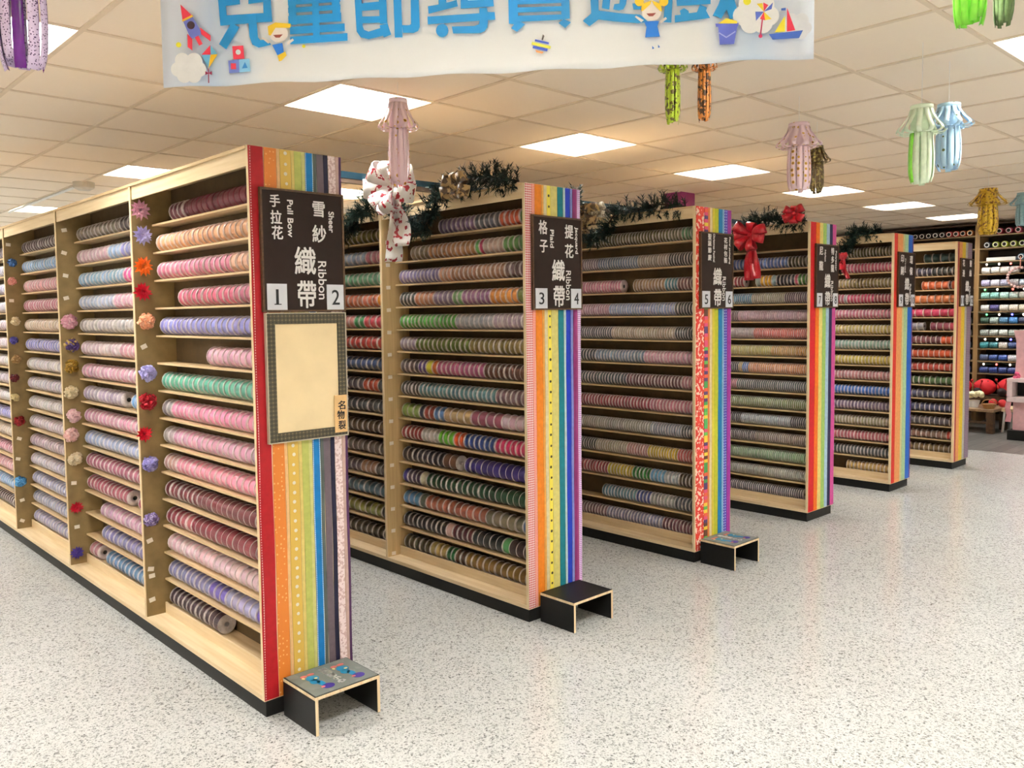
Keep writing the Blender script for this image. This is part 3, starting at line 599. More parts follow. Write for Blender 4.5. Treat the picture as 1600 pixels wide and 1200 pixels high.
POMS = [  # divider, x, z, kind, radius, colours, label
    (0, .042, 2.128, 's', .056, ['#dba0b4', '#e9c3ce'], 'pink pointed ribbon flower at the top of the first divider'),
    (0, .05, 2.003, 's', .053, ['#b9b2e2', '#d5cdf0'], 'lavender pointed ribbon flower below the pink one on the first divider'),
    (0, .047, 1.852, 's', .052, ['#f0701c', '#f58a30'], 'bright orange ribbon flower on the first divider'),
    (0, .039, 1.726, 's', .05, ['#c8102c', '#a80a22'], 'red pointed ribbon flower under the orange one'),
    (0, .051, 1.58, 'r', .042, ['#eaa078', '#f0b894'], 'round peach ruffled ribbon pompom on the first divider'),
    (0, .049, 1.321, 'r', .043, ['#a9a2d8', '#c4bee8'], 'round lavender pompom just above the dark red pompom'),
    (0, .042, 1.181, 'r', .044, ['#98061a', '#b00c22'], 'round dark red pompom beside the green spool row'),
    (0, .022, 1.019, 's', .044, ['#d8142e', '#e23048'], 'bright red flower pompom below the dark red pompom'),
    (0, .044, .866, 'r', .04, ['#8f86c4', '#b0a8d8'], 'lilac ruffled pompom beside the pale pink spools low on first divider'),
    (0, .039, .585, 'r', .038, ['#7f6a9c', '#b4a6c8'], 'silvery purple tinsel pompom lowest on the first divider'),
    (1, .051, 1.578, 'r', .046, ['#dfa0b0', '#ecc0c8'], 'pink pompom topmost on the second divider'),
    (1, .06, 1.438, 'r', .042, ['#4c3470', '#bfa25a'], 'purple and gold tinsel pompom on the second divider'),
    (1, .056, 1.309, 'r', .042, ['#8c6a1c', '#b8953a'], 'dark gold tinsel pompom on the second divider'),
    (1, .044, 1.152, 'r', .041, ['#d9c49c', '#e6d6b4'], 'cream pompom under the gold pompom on the second divider'),
    (1, .053, 1.008, 'r', .042, ['#e6bcc0', '#f0d4d4'], 'pale pink loopy pompom on the second divider'),
    (1, .034, .892, 'r', .043, ['#e2b2ac', '#eccac4'], 'salmon pink pompom between pale pink and cream ones'),
    (1, .052, .743, 'r', .042, ['#dcc8a4', '#e8dabc'], 'cream pleated pompom below the salmon pompom'),
    (1, .046, .442, 's', .044, ['#b80c28', '#d02040'], 'red pompom low on the second divider'),
    (1, .04, .164, 's', .044, ['#46348c', '#5a48a8'], 'blue purple bow pompom at the foot of the second divider'),
    (2, .049, 2.0, 'r', .03, ['#3e6aa4', '#6a96c8'], 'small blue rosette topmost on the third divider'),
    (2, .042, 1.868, 'r', .029, ['#d88a80', '#e8a89c'], 'small salmon rosette on the third divider'),
    (2, .052, 1.585, 'r', .031, ['#d8c49a', '#e6d6b6'], 'small cream ring rosette on the third divider'),
    (2, .035, 1.45, 'r', .028, ['#4a4290', '#6a60b0'], 'small purple rosette on the third divider'),
    (2, .046, 1.314, 'r', .034, ['#9c7848', '#c4a070'], 'bronze tinsel rosette on the third divider'),
    (2, .029, 1.181, 'r', .03, ['#5c0f16', '#7c1c24'], 'dark maroon rosette on the third divider'),
    (2, .027, 1.04, 'r', .03, ['#d4bf86', '#e4d4a4'], 'pale yellow rosette under the maroon one'),
    (2, .048, .869, 'r', .037, ['#84101a', '#a82830'], 'red and white speckled pompom on the third divider'),
    (2, .033, .433, 'r', .04, ['#4c92c4', '#74b2da'], 'sky blue pompom low on the third divider')]
for dv, x, z, kd, R, cols, lab in POMS:
    y = .018+(dv+1)*BAY-.019; q = MB()
    t = thing('pompom_flower', lab, 'ribbon pompom', (x, y, z), group='ribbon pompoms pinned to the dividers')
    star_flower(q, R) if kd == 's' else ruffle(q, R)
    obj('petals', q, plain(cols[0], .45, .15, 60), t, thick=.0008)
    q = MB(); star_flower(q, R*.7, 9, ((.7, 1.0), (.4, 1.3))) if kd == 's' else ruffle(q, R*1.02, 26, .16)
    obj('inner_petals', q, plain(cols[1], .45, .12, 60), t, thick=.0008)
    obj('backing', MB().lathe([(R*.4, 0), (R*.4, .004)], 12, Matrix.Translation((0, 0, 0)) @ Matrix.Rotation(PI/2, 4, 'X')), PAPER, t)

# ------------------------------------------------------------------ teal beam lying across the rack tops
t = thing('cross_beam', 'long teal topped beam carried on short posts over the racks', 'beam', (2.7, 1.4, 2.40))
obj('teal_rail', MB().box(-1.62, 3.5, -.02, .02, .026, .066), plain('#04222e', .6, .1, 18, .2), t); obj('lower_rail', MB().box(-1.62, 3.5, -.016, .02, 0, .026), plain('#4a3a2e', .5), t)
for X in RX[1:4]: obj('post', MB().box(X+.25-2.7, X+.28-2.7, -.015, .015, -.15, .0), plain('#4a3a2e', .5), t)

# ------------------------------------------------------------------ garlands and bows
def catmull(P, m=8):
    P = [Vector(p) for p in P]; Q = [P[0]]+P+[P[-1]]; out = []
    for i in range(1, len(Q)-2):
        for k in range(m):
            t = k/m; a, b, c, d = Q[i-1:i+3]; out.append(.5*((2*b)+(c-a)*t+(2*a-5*b+4*c-d)*t*t+(3*b-a-3*c+d)*t**3))
    return out+[P[-1]]
M_NEEDLE = N('pine_needle'); _v = M_NEEDLE.obj(); M_NEEDLE.set(M_NEEDLE.ramp(M_NEEDLE.noise(_v, 40), [(.3, '#051611'), (.55, '#0a2219'), (.8, '#16352a')]), .7, Specular_IOR_Level=.25); M_NEEDLE = M_NEEDLE.m
def garland(pts, label, dens=1.0, R=.085):
    P = catmull(pts); t = thing('pine_garland', label, 'garland', P[0], group='pine garlands along the rack tops'); P = [p-P[0] for p in P]
    obj('wire', MB().tube(P, .006, 6), plain('#3a2c1c', .7), t); q = MB()
    for i in range(len(P)-1):
        seg = P[i+1]-P[i]; n = max(1, int(seg.length/.0042*dens)); ax = seg.normalized()
        for k in range(n):
            c = P[i]+seg*((k+random.random())/n)
            d = Vector((random.gauss(0, 1), random.gauss(0, 1), random.gauss(0, 1))); d = (d-ax*d.dot(ax)*.7).normalized()
            if d.x > .3: d.x *= -.5
            L = R*random.uniform(.55, 1.25); a = d.orthogonal().normalized(); b = d.cross(a)
            q.tube([c, c+d*L], [.0022, .0012], 3, False)
            for s in range(16):
                f = .1+.9*s/16; ph = s*2.4+random.random(); nd = (d*.75+a*math.cos(ph)+b*math.sin(ph)).normalized(); ln = .034*random.uniform(.7, 1.2); o = c+d*L*f; sd = nd.cross(d).normalized()*.0042
                q.add([o-sd, o+sd, o+nd*ln], [(0, 1, 2)])
    o = t.location; fx = min(RX, key=lambda X: abs(X-o.x-.05))-.004; vv = []      # needles lie against the rack face and on its top, not inside
    for x, y, z in q.v:
        gx, gy, gz = x+o.x, y+o.y, z+o.z
        if fx < gx < fx+RW+.008 and gz < RH+.003 and gy > -.006:
            if gy < .02 and gx > fx+.05: gy = -.008
            elif RH+.003-gz < gx-fx: gz = RH+.004
            else: gx = fx
        vv.append((gx-o.x, gy-o.y, gz-o.z))
    q.v = vv
    obj('needles', q, M_NEEDLE, t); return t
garland([(1.44, 1.75, 2.06), (1.44, 1.6, 2.13), (1.43, 1.44, 2.2), (1.43, 1.3, 2.28), (1.43, 1.22, 2.40), (1.44, 1.15, 2.36), (1.43, 1.04, 2.26), (1.43, .95, 2.12), (1.43, .82, 2.07), (1.43, .73, 2.12), (1.43, .68, 2.2), (1.44, .6, 2.27), (1.45, .49, 2.29), (1.46, .38, 2.31), (1.47, .27, 2.31), (1.48, .16, 2.285), (1.49, .06, 2.265)], 'green pine garland draped along the top of the red gingham rack')
garland([(2.4, .56, 2.25), (2.6, .7, 2.30), (2.88, .93, 2.4), (2.9, .91, 2.27), (2.9, .86, 2.1), (2.9, .76, 2.09), (2.9, .67, 2.18), (2.91, .61, 2.25), (2.93, .55, 2.29), (2.94, .47, 2.26), (2.96, .38, 2.29), (2.97, .26, 2.285), (2.98, .17, 2.265), (2.99, .1, 2.26)], 'green pine garland hanging at the red floral rack top', .9)
garland([(4.38, .75, 2.04), (4.38, .64, 2.12), (4.38, .54, 2.2), (4.39, .47, 2.27), (4.42, .39, 2.29), (4.43, .31, 2.29), (4.44, .22, 2.27), (4.45, .13, 2.26), (4.46, .05, 2.26)], 'green pine garland along the top of the rack numbered 7', 1.2)
garland([(5.86, .47, 1.93), (5.86, .46, 2.0), (5.86, .42, 2.12), (5.87, .37, 2.21), (5.88, .33, 2.28), (5.91, .27, 2.285), (5.93, .2, 2.27), (5.95, .12, 2.26)], 'dark green garland hanging over the rack numbered 9', 1.4)
# lying on top of the second rack near its right corner
def bow(loc, s, mat, tails, label, knot_mat=None, nloop=6, wd=.035, face=(-1, 0, 0), lean=0):
    t = thing('ribbon_bow', label, 'bow', loc, group='festive bows on the garlands'); n = Vector(face).normalized(); up = Vector((0, 0, 1)); sd = up.cross(n).normalized()
    q = MB()
    for k in range(nloop):
        a = 2*PI*(k+.5)/nloop+random.uniform(-.15, .15); L = s*random.uniform(.85, 1.1)*(.72+.28*abs(math.cos(a))); d = (sd*math.cos(a)+up*math.sin(a)*.8+n*random.uniform(.1, .45)).normalized(); nn = (n-d*n.dot(d)).normalized()
        wv = d.cross(nn).normalized()*wd; pts = []; ws = []
        for j in range(15):
            u = 2*PI*j/14; pts.append(d*L*(1-math.cos(u))/2+nn*L*.3*math.sin(u)*(1-math.cos(u))/1.3+n*.01); ws.append(wv*(.35+.65*(1-math.cos(u))/2))
        q.strip(pts, ws)
    obj('loop', q, mat, t, smooth=True, thick=.0012)
    for k, (dx, L) in enumerate(tails):
        q = MB(); pts = [sd*(dx*f+.012*math.sin(f*7+k))-up*(L*f)+n*(.012+.02*math.sin(f*6+k*1.3)) for f in [j/14 for j in range(15)]]
        tw = [(sd*math.cos(.5*math.sin(f*5+k))+n*math.sin(.5*math.sin(f*5+k)))*wd*(.5+.5*min(1, f*3)) for f in [j/14 for j in range(15)]]
        obj('tail', q.strip(pts, tw), mat, t, smooth=True, thick=.0012)
    obj('knot', MB().ball((0, 0, 0), .022, .022, .02, 10, 6), knot_mat or mat, t, loc=tuple(n*.018), smooth=True)
    return t
M_FLOR = blotch('white_floral_bow_cloth', '#efece8', '#a01c2c', 30, .58, .5)
M_RED = dots('red_sparkle_cloth', '#a80c20', '#e88a94', 60, .11, .9, rough=.35); M_GOLD = blotch('brown_gold_cloth', '#4a3420', '#a88a5c', 30, .5, .4); M_SILV = blotch('silver_brown_cloth', '#8c7f6c', '#d4ccba', 40, .5, .35)
bow((1.34, .91, 2.32), .19, M_FLOR, [(-.035, .42), (.075, .34)], 'white bow printed with red flowers and long tails on the gingham rack', wd=.055, nloop=7)
bow((1.37, .378, 2.265), .11, M_GOLD, [], 'brown and gold bow in the garland over the gingham rack', wd=.03)
bow((2.82, .80, 2.25), .14, M_GOLD, [(0, .12)], 'dark brown glittery bow in the garland beside sign 4', wd=.032)
bow((2.85, .70, 2.28), .07, M_SILV, [], 'small silvery bow beside the dark brown bow', wd=.025)
bow((4.30, .42, 2.17), .15, M_RED, [(-.02, .34), (.05, .33)], 'large sparkly red bow with two tails at the rack numbered 7', wd=.036, nloop=7)
bow((4.38, .10, 2.31), .095, M_RED, [], 'small red bow lying on the garland above sign 7', wd=.03)
bow((5.80, .40, 2.07), .045, M_RED, [(.04, .2), (-.02, .12)], 'thin dark red ribbon bow hanging beside sign 8', wd=.018)

# ------------------------------------------------------------------ hanging ribbon lanterns
def lantern(x, y, zt, zb, wd, mat, mat2, label, skirt=True, ztop=None):
    H = zt-zb; r = wd/2; t = thing('ribbon_lantern', label, 'hanging lantern', (x, y, zt), group='paper ribbon lanterns hung from the ceiling')
    obj('string', MB().tube([(0, 0, HC-zt-.002), (0, 0, -.01)], .0012, 5), PAPER, t)
    capr = r*.92; hs = H*.34
    q = MB(); n = 20; q.lathe([(capr, 0), (capr, -H*.055)], n, caps=False); q.tube([(-capr, 0, -.012), (capr, 0, -.012)], .001, 4)
    obj('cap_ring', q, mat, t, smooth=True, thick=.0008)
    if skirt:
        q = MB(); n = 12
        for k in range(n):
            a = 2*PI*(k+.5)/n; d = Vector((math.cos(a), math.sin(a), 0)); s = Vector((-d.y, d.x, 0)); pts = []; ws = []
            for rr, zz in ((capr, -.05*H), (capr*1.15, -.12*H), (capr*1.65, -.22*H), (capr*2.1, -.285*H), (capr*2.2, -.32*H), (capr*1.95, -.345*H), (capr*1.3, -.35*H), (capr*.95, -.345*H)):
                pts.append(d*rr+Vector((0, 0, zz))); ws.append(s*capr*.22)
            q.strip(pts, ws)
        obj('skirt', q, mat, t, smooth=True, thick=.0007)
    q = MB(); n = 11; top = -.05*H if not skirt else -.33*H
    q.lathe([(r*.9, -.05*H), (r*.88, top-.03*H)], 20, caps=False)
    for k in range(n):
        a = 2*PI*(k+.5)/n; d = Vector((math.cos(a), math.sin(a), 0)); s = Vector((-d.y, d.x, 0)); pts = []; sp = random.uniform(-.05, .05); ln = random.uniform(.93, 1.0); ws = []
        for f in [j/9 for j in range(10)]:
            z = top+(-H*ln-top)*f; pts.append(d*(r*(.88+.14*math.sin(PI*f*.9)+sp*f-.16*max(0, f-.85)/.15))+s*sp*r*f+Vector((0, 0, z))); ws.append(s*r*.235)
        q.cur = k % len(mat2) if isinstance(mat2, list) else 0; q.strip(pts, ws)
    obj('streamers', q, mat2, t, smooth=True, thick=.0007)
    return t
L_PINK = dots('pink_dot_ribbon', '#fbdce6', '#dca42c', 30, .27, .2, dot2='#7a4a1c'); L_BLUE = dots('blue_dot_ribbon', '#bce0fa', '#5a6a34', 30, .25, .2, dot2='#2c2c18')
L_GRN = plain('#eaf9e0', .45, .06, 30); L_GRN2 = plain('#e6f7da', .45, .08, 40); L_LIME = blotch('lime_leopard_ribbon', '#b4c832', '#5a4a14', 60, .55, .4); L_BRN = blotch('brown_pattern_ribbon', '#5a4520', '#a89858', 55, .56, .4)
L_GOLD = blotch('gold_pattern_ribbon', '#d8b22c', '#7a4c14', 50, .55, .4); L_LEO = blotch('orange_leopard_ribbon', '#d8843c', '#4a2a10', 60, .52, .4); L_BRT = plain('#86dc42', .35, .2, 30); L_DKG = plain('#5c7042', .6, .25, 60)
L_PUR = plain('#5e1276', .25, .25, 20); L_PLACE = dots('purple_lace_ribbon', '#e2cdec', '#4a2060', 160, .3, .8); L_TEAL = dots('pale_teal_ribbon', '#9cc0c8', '#4a6a70', 60, .2, .3)
lantern(1.128, .581, 2.712, 2.263, .105, L_PINK, L_PINK, 'nearest pink ribbon lantern with yellow flower dots above the white bow')
lantern(3.007, -.651, 2.647, 2.265, .125, L_PINK, L_PINK, 'pink dotted ribbon lantern hanging beside a small brown one')
lantern(3.701, -.407, 2.646, 2.342, .085, L_BRN, L_BRN, 'small brown patterned lantern behind the pink one')
lantern(2.541, -1.496, 2.518, 2.158, .105, L_GRN, [L_GRN2]*3+[L_BRT]*2+[L_GRN2]*6, 'pale green ribbon lantern with wide skirt on a string')
lantern(2.941, -1.47, 2.592, 2.27, .112, L_BLUE, L_BLUE, 'light blue dotted lantern behind the pale green lantern')
lantern(6.768, -.455, 2.649, 2.239, .16, L_GOLD, L_GOLD, 'gold and brown patterned lantern in front of the thread wall')
lantern(7.25, -.60, 2.64, 2.33, .12, L_TEAL, L_TEAL, 'pale teal lantern behind the gold one by the thread wall')
lantern(-.917, -.67, 2.6, 2.205, .11, L_PUR, [L_PLACE, L_PUR, L_PLACE], 'glossy purple and lace lantern at the top left corner')
lantern(1.08, -2.18, 2.72, 2.375, .08, L_BRT, L_BRT, 'bright green lantern cut off at the top right corner')
lantern(1.30, -2.2, 2.74, 2.42, .052, L_DKG, L_DKG, 'dark olive green lantern right of the bright green one')
lantern(1.30, -1.02, 2.66, 2.335, .058, L_LIME, L_LIME, 'lime patterned lantern half hidden behind the banner')
lantern(1.40, -1.10, 2.66, 2.345, .05, L_LEO, L_LEO, 'orange leopard pattern lantern behind the right end of the banner')

# ------------------------------------------------------------------ banner
A = Vector((-.473, -.408, 2.3)); B = Vector((.767, -1.884, 2.3)); BL = (B-A).length; ex = (B-A).normalized(); ang_b = math.atan2(ex.y, ex.x)
t = thing('banner', 'white hanging banner with large blue Chinese lettering and childrens drawings', 'banner', A, (0, 0, ang_b)); BH = .46
dA, dB = 2.591, 2.363
def bu(x): q = (x-255)/1017; return BL*q*dA/(dB+q*(dA-dB))
def bv(x, y): return (137-.0462*(x-255)-y)/(509+49*(x-255)/1017)
K = 48; q = MB(); vs = []
for k in range(K+1):
    x = BL*k/K; wv = .002*math.sin(k*.55)+.0012*math.sin(k*1.7)
    for z in (0, .02, BH*.5, BH): vs.append((x, wv*(1-z/BH)*.8+.004, z+(.003*math.sin(k*.9) if z == 0 else 0)))
q.add(vs, [(4*k+j, 4*k+4+j, 4*k+5+j, 4*k+1+j) for k in range(K) for j in range(3)])
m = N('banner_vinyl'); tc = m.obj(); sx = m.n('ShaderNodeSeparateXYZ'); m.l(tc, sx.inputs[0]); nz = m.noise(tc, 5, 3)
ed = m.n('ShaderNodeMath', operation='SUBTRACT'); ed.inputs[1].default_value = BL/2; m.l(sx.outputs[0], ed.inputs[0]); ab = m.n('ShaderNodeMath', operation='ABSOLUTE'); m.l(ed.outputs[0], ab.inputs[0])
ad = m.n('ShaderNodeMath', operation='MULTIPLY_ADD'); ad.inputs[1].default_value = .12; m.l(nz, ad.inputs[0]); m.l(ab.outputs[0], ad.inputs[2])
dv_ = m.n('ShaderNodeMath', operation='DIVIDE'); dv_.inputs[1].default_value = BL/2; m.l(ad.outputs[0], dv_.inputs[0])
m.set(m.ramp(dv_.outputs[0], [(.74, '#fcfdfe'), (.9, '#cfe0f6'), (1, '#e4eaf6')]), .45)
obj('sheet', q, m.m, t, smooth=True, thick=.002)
for xx in (.05, BL/2, BL-.05): obj('hanging_cord', MB().tube([(xx, .004, BH-.005), (xx, .004, HC-2.3-.002)], .002, 5), PAPER, t)
obj('top_rod', MB().tube([(-.02, .008, BH), (BL+.02, .008, BH)], .008, 8), PAPER, t)
BY = -.0078
NDEC = [0]
def decal(name, polys, pal):
    q = MB(); NDEC[0] += 1; d0 = .0004+.0003*NDEC[0]/4
    for j, (ci, pts) in enumerate(polys):
        q.cur = ci; q.poly([(bu(x), BY-d0-.00012*j, bv(x, y)) for x, y in pts], (0, -1, 0), .0006)
    o = obj(name, q, [plain(c, .5, .06, 30) for c in pal], t); return o
def circ(x, y, rx, ry=None, n=18): ry = ry or rx; return [(x+rx*math.cos(2*PI*k/n), y+ry*math.sin(2*PI*k/n)) for k in range(n)]
def rot(pts, cx, cy, a): c, s = math.cos(a), math.sin(a); return [(cx+(x-cx)*c-(y-cy)*s, cy+(x-cx)*s+(y-cy)*c) for x, y in pts]
M_BLUE = N('banner_blue'); M_BLUE.set(M_BLUE.ramp(M_BLUE.noise(M_BLUE.obj(), 3), [(.3, '#1680b4'), (.7, '#1496e0')]), .5); M_BLUE = M_BLUE.m
def sl(o, k, P): return [(o+x/k, y/k) for x, y in P]
_c5 = lambda *P: sl(240, 5.714, P)
_c6 = lambda *P: sl(500, 5.714, P)
_c7 = lambda *P: sl(780, 5.714, P)
_c8 = lambda *P: sl(1040, 6.4, P)
def bar(x0, x1, y0, y1): f = lambda x, y: (x, y-.062*(x-455)); return [f(x0, y0), f(x1, y0), f(x1, y1), f(x0, y1)]
GLYPHS = [('兒', 343, 432, [_c5((608, -60), (670, -60), (690, 245), (625, 250)), _c5((680, 160), (1010, 140), (1010, 218), (688, 245)), _c5((1010, -60), (1075, -60), (1085, 215), (1010, 218)), _c5((665, 20), (805, 10), (805, 65), (675, 80)), _c5((880, -60), (1012, -60), (1012, 45), (880, 62)), _c5((725, 225), (795, 265), (670, 455), (608, 410)), _c5((870, 150), (945, 145), (955, 350), (975, 375), (1040, 370), (1070, 415), (960, 440), (905, 415), (882, 350))]),
    ('童', 455, 546, [bar(455, 536, -8, 12.5), bar(455, 536, 16.5, 24.5), bar(455, 537, 29, 42), bar(457, 542, 45.5, 57), bar(457, 546, 60.5, 72), [(455, -8), (467, -9), (468, 42), (456.5, 42.5)], [(492, -10), (502.5, -11), (503.5, 69), (493, 69.5)], [(522, -12), (534, -12), (536.5, 36), (524, 37)]]),
    ('節', 556, 660, [_c6((330, -60), (395, -60), (398, 250), (410, 285), (450, 300), (555, 270), (550, 245), (620, 230), (650, 325), (585, 350), (578, 335), (450, 365), (380, 350), (345, 300)), _c6((390, 55), (550, 40), (550, 110), (390, 120)), _c6((390, 170), (560, 165), (560, 222), (390, 228)), _c6((390, -60), (550, -60), (550, 0), (390, 10)), _c6((545, -60), (612, -60), (618, 230), (552, 232)), _c6((675, -60), (745, -60), (750, 350), (683, 352)), _c6((830, -60), (900, -60), (905, 260), (890, 295), (850, 312), (755, 310), (748, 245), (815, 245), (828, 235))]),
    ('尋', 670, 776, [_c6((980, 80), (1075, 65), (1075, -60), (1135, -60), (1145, 50), (1235, 25), (1245, 80), (985, 145)), _c6((1270, -60), (1310, -60), (1335, 30), (1485, 22), (1485, -60), (1550, -60), (1565, 80), (1270, 100)), _c6((975, 170), (1435, 140), (1435, 95), (1500, 90), (1510, 130), (1570, 130), (1575, 195), (1510, 200), (1505, 260), (1480, 295), (1440, 312), (1200, 315), (1188, 255), (1390, 250), (1430, 235), (1435, 205), (978, 237)), _c6(*[(1103+55*math.cos(k*PI/9), 290+58*math.sin(k*PI/9)) for k in range(18)])]),
    ('寶', 790, 896, [_c7((92, -60), (170, -60), (180, 205), (240, 235), (165, 300), (115, 270), (140, 235), (95, 230)), _c7((560, -60), (632, -60), (635, 185), (560, 195)), _c7((160, 22), (560, 7), (560, 50), (160, 65)), _c7((160, 90), (560, 78), (560, 122), (160, 135)), _c7((160, 162), (560, 150), (560, 195), (220, 213), (160, 213)), _c7((160, -60), (560, -60), (560, -5), (160, 5)), _c7((580, 190), (645, 218), (595, 268), (535, 225))]),
    ('遊', 908, 1052, [_c7((815, -60), (890, -60), (892, 115), (1090, 140), (1260, 150), (1330, 215), (1240, 225), (1030, 210), (890, 192), (810, 252), (750, 205), (825, 140)), _c7((935, -60), (1005, -60), (985, 108), (920, 95)), _c7((1020, 105), (1030, 60), (1075, 55), (1090, -60), (1150, -60), (1135, 60), (1110, 105), (1070, 115)), _c7((1465, 215), (1470, 130), (1500, -60), (1550, -60), (1535, 220)), _c7((1190, 55), (1260, 50), (1265, 105), (1200, 108))]),
    ('戲', 1056, 1160, [_c8((105, 0), (445, -10), (445, 65), (110, 85)), _c8((90, 175), (150, 170), (140, 130), (180, 105), (225, 130), (230, 155), (310, 145), (340, 70), (410, 100), (400, 130), (440, 200), (90, 245)), _c8((570, -60), (660, -60), (725, 185), (635, 215), (605, 120), (550, 210), (510, 185), (465, 180), (520, 75))])]
for s, x0_, x1_, P in GLYPHS:
    q = MB()
    for j, p in enumerate(P): q.poly([(bu(x), BY-.00012*j, bv(x, y)) for x, y in p], (0, -1, 0), .0006)
    xm = (x0_+x1_)/2; vlo = bv(xm, -8); vhi = bv(xm, -62); text_into(q, s, (bu(x0_)+bu(x1_))/2, (vlo+vhi)/2, bu(x1_)-bu(x0_), vhi-vlo, BY, fat=.025, cut=.6)
    obj('lettering', q, M_BLUE, t)
cl = lambda x, y, r: [(0, circ(x+dx*r, y+dy*r, rr*r)) for dx, dy, rr in ((0, 0, .8), (-.7, .1, .5), (.7, .1, .5), (-.4, -.5, .5), (.4, -.45, .55), (-.3, .5, .5), (.35, .5, .5))]
decal('cloud_print', cl(298, 108, 23), ['#fdfdfd']); decal('cloud_print', cl(1243, 44, 20), ['#f0f2fa']); decal('cloud_print', cl(1180, 25, 30), ['#fbfbfd'])
rk = lambda p: rot(p, 305, 45, -.45)
decal('rocket_print', [(0, rk([(297, 30), (313, 30), (315, 62), (295, 62)])), (1, rk([(297, 30), (305, 8), (313, 30)])), (1, rk([(294, 52), (285, 70), (289, 78), (297, 62)])), (1, rk([(316, 52), (325, 70), (321, 78), (313, 62)])), (1, rk([(302, 62), (308, 62), (308, 76), (302, 76)])), (2, rk([(296, 30), (314, 30), (314, 33), (296, 33)])), (3, rk(circ(305, 43, 6)))], ['#6f78c8', '#e0384c', '#f4c23c', '#3c2430'])
decal('kite_print', [(0, [(319, 88), (333, 73), (333, 88)]), (1, [(333, 73), (344, 87), (333, 88)]), (1, [(319, 88), (333, 88), (329, 109)]), (2, [(333, 88), (344, 87), (329, 109)]), (3, [(324, 113), (329, 116), (324, 119)]), (3, [(334, 113), (329, 116), (334, 119)]), (3, [(328.5, 109), (329.5, 109), (329.5, 131), (328, 131)])], ['#dc3048', '#6cb8dc', '#f6c62c', '#a02850'])
decal('toy_block_print', [(0, [(367, 75), (384, 74), (385, 94), (368, 95)]), (1, [(360, 97), (377, 95), (377, 115), (361, 116)]), (2, [(377, 95), (393, 94), (394, 113), (377, 115)]), (3, circ(376, 84, 4)), (0, [(364, 101), (372, 101), (372, 110), (364, 110)]), (4, [(381, 109), (386, 99), (390, 108)])], ['#dc3a50', '#7080cc', '#8cc8ec', '#e8f4f8', '#2a7cc0'])
def kid(x, y, girl):
    sk, hr, bl_, lp = 0, 1, 2, 3
    P = [(sk, circ(x, y, 15, 14)), (sk, [(x-16, y+16), (x-26, y+8), (x-24, y+6), (x-12, y+13)]), (sk, [(x+13, y+14), (x+22, y+8), (x+24, y+11), (x+14, y+18)]),
         (bl_, [(x-12, y+15), (x+12, y+14), (x+9, y+22), (x+13, y+38), (x-10, y+39), (x-8, y+23)] if girl else [(x-10, y+18), (x+6, y+15), (x+8, y+30), (x-2, y+34)]),
         (lp, [(x-8, y+3), (x+7, y+2), (x+2, y+7), (x-4, y+7)])]
    if girl: P += [(hr, circ(x-19, y-15, 7)), (hr, circ(x+19, y-15, 7)), (hr, [(x-16, y), (x-15, y-11), (x, y-17), (x-2, y-11), (x-12, y-2)]), (hr, [(x+16, y), (x+15, y-11), (x, y-17), (x+4, y-10), (x+13, y-1)]), (bl_, [(x+1, y+52), (x+4, y+56), (x+1, y+57)]), (bl_, [(x+10, y+50), (x+13, y+54), (x+10, y+55)])]
    else: P += [(hr, [(x-15, y+3), (x-16, y-10), (x-4, y-16), (x+20, y-14), (x+19, y-8), (x-4, y-8), (x-12, y+4)]), (1, [(x-2, y+34), (x+10, y+28), (x+12, y+34), (x+4, y+42), (x, y+43)])]
    decal('child_print', P, ['#fbeee6', '#f0c834', '#1f74d0', '#8a3a30'])
kid(439, 55, False); kid(1018, 22, True)
tp = lambda p: rot(p, 845, 75, .22)
decal('spinning_top_print', [(0, tp([(835, 66), (857, 66), (857, 69), (835, 69)])), (1, tp([(831, 71), (861, 71), (861, 75), (831, 75)])), (0, tp([(834, 76), (857, 76), (857, 80), (834, 80)])), (2, tp([(839, 82), (852, 82), (850, 85), (841, 85)])), (3, tp([(845, 56), (848, 58), (847, 65), (845, 65)]))], ['#2c4cb8', '#f0ee54', '#e89a5c', '#4a4040'])
decal('bucket_print', [(0, [(1121, 41), (1152, 40), (1146, 71), (1124, 72)]), (0, [(1117, 40), (1153, 39), (1152, 44), (1118, 45)]), (1, [(1121, 40), (1134, 32), (1150, 36), (1151, 40)]), (2, [(1121, 52), (1134, 60), (1148, 51), (1148, 53), (1134, 62), (1121, 54)])], ['#5c68c4', '#f2d83c', '#aeb4e4'])
decal('pinwheel_print', [(0, [(1192, 22), (1191, 8), (1199, 12)]), (1, [(1192, 22), (1206, 8), (1204, 18)]), (2, [(1192, 22), (1181, 10), (1190, 9)]), (1, [(1192, 22), (1179, 22), (1180, 36)]), (0, [(1192, 22), (1186, 33), (1194, 35)]), (2, [(1192, 22), (1194, 35), (1204, 33)]), (3, [(1189, 33), (1191, 33), (1188, 57), (1186, 57)]), (3, circ(1187, 59, 3))], ['#e03a4c', '#5468c0', '#f4d83c', '#b82858'])
decal('sailboat_print', [(0, [(1200, 56), (1253, 50), (1247, 62), (1206, 64)]), (1, [(1228, 16), (1241, 50), (1228, 52)]), (2, [(1225, 28), (1225, 52), (1209, 53)]), (0, [(1219, 17), (1226, 16), (1226, 20), (1219, 20)])], ['#4468c0', '#dc3450', '#f2e040'])
decal('sun_print', [(0, circ(1166, 6, 6)), (0, circ(284, 73, 4)), (0, circ(478, 75, 2.5))], ['#f2ea3c'])

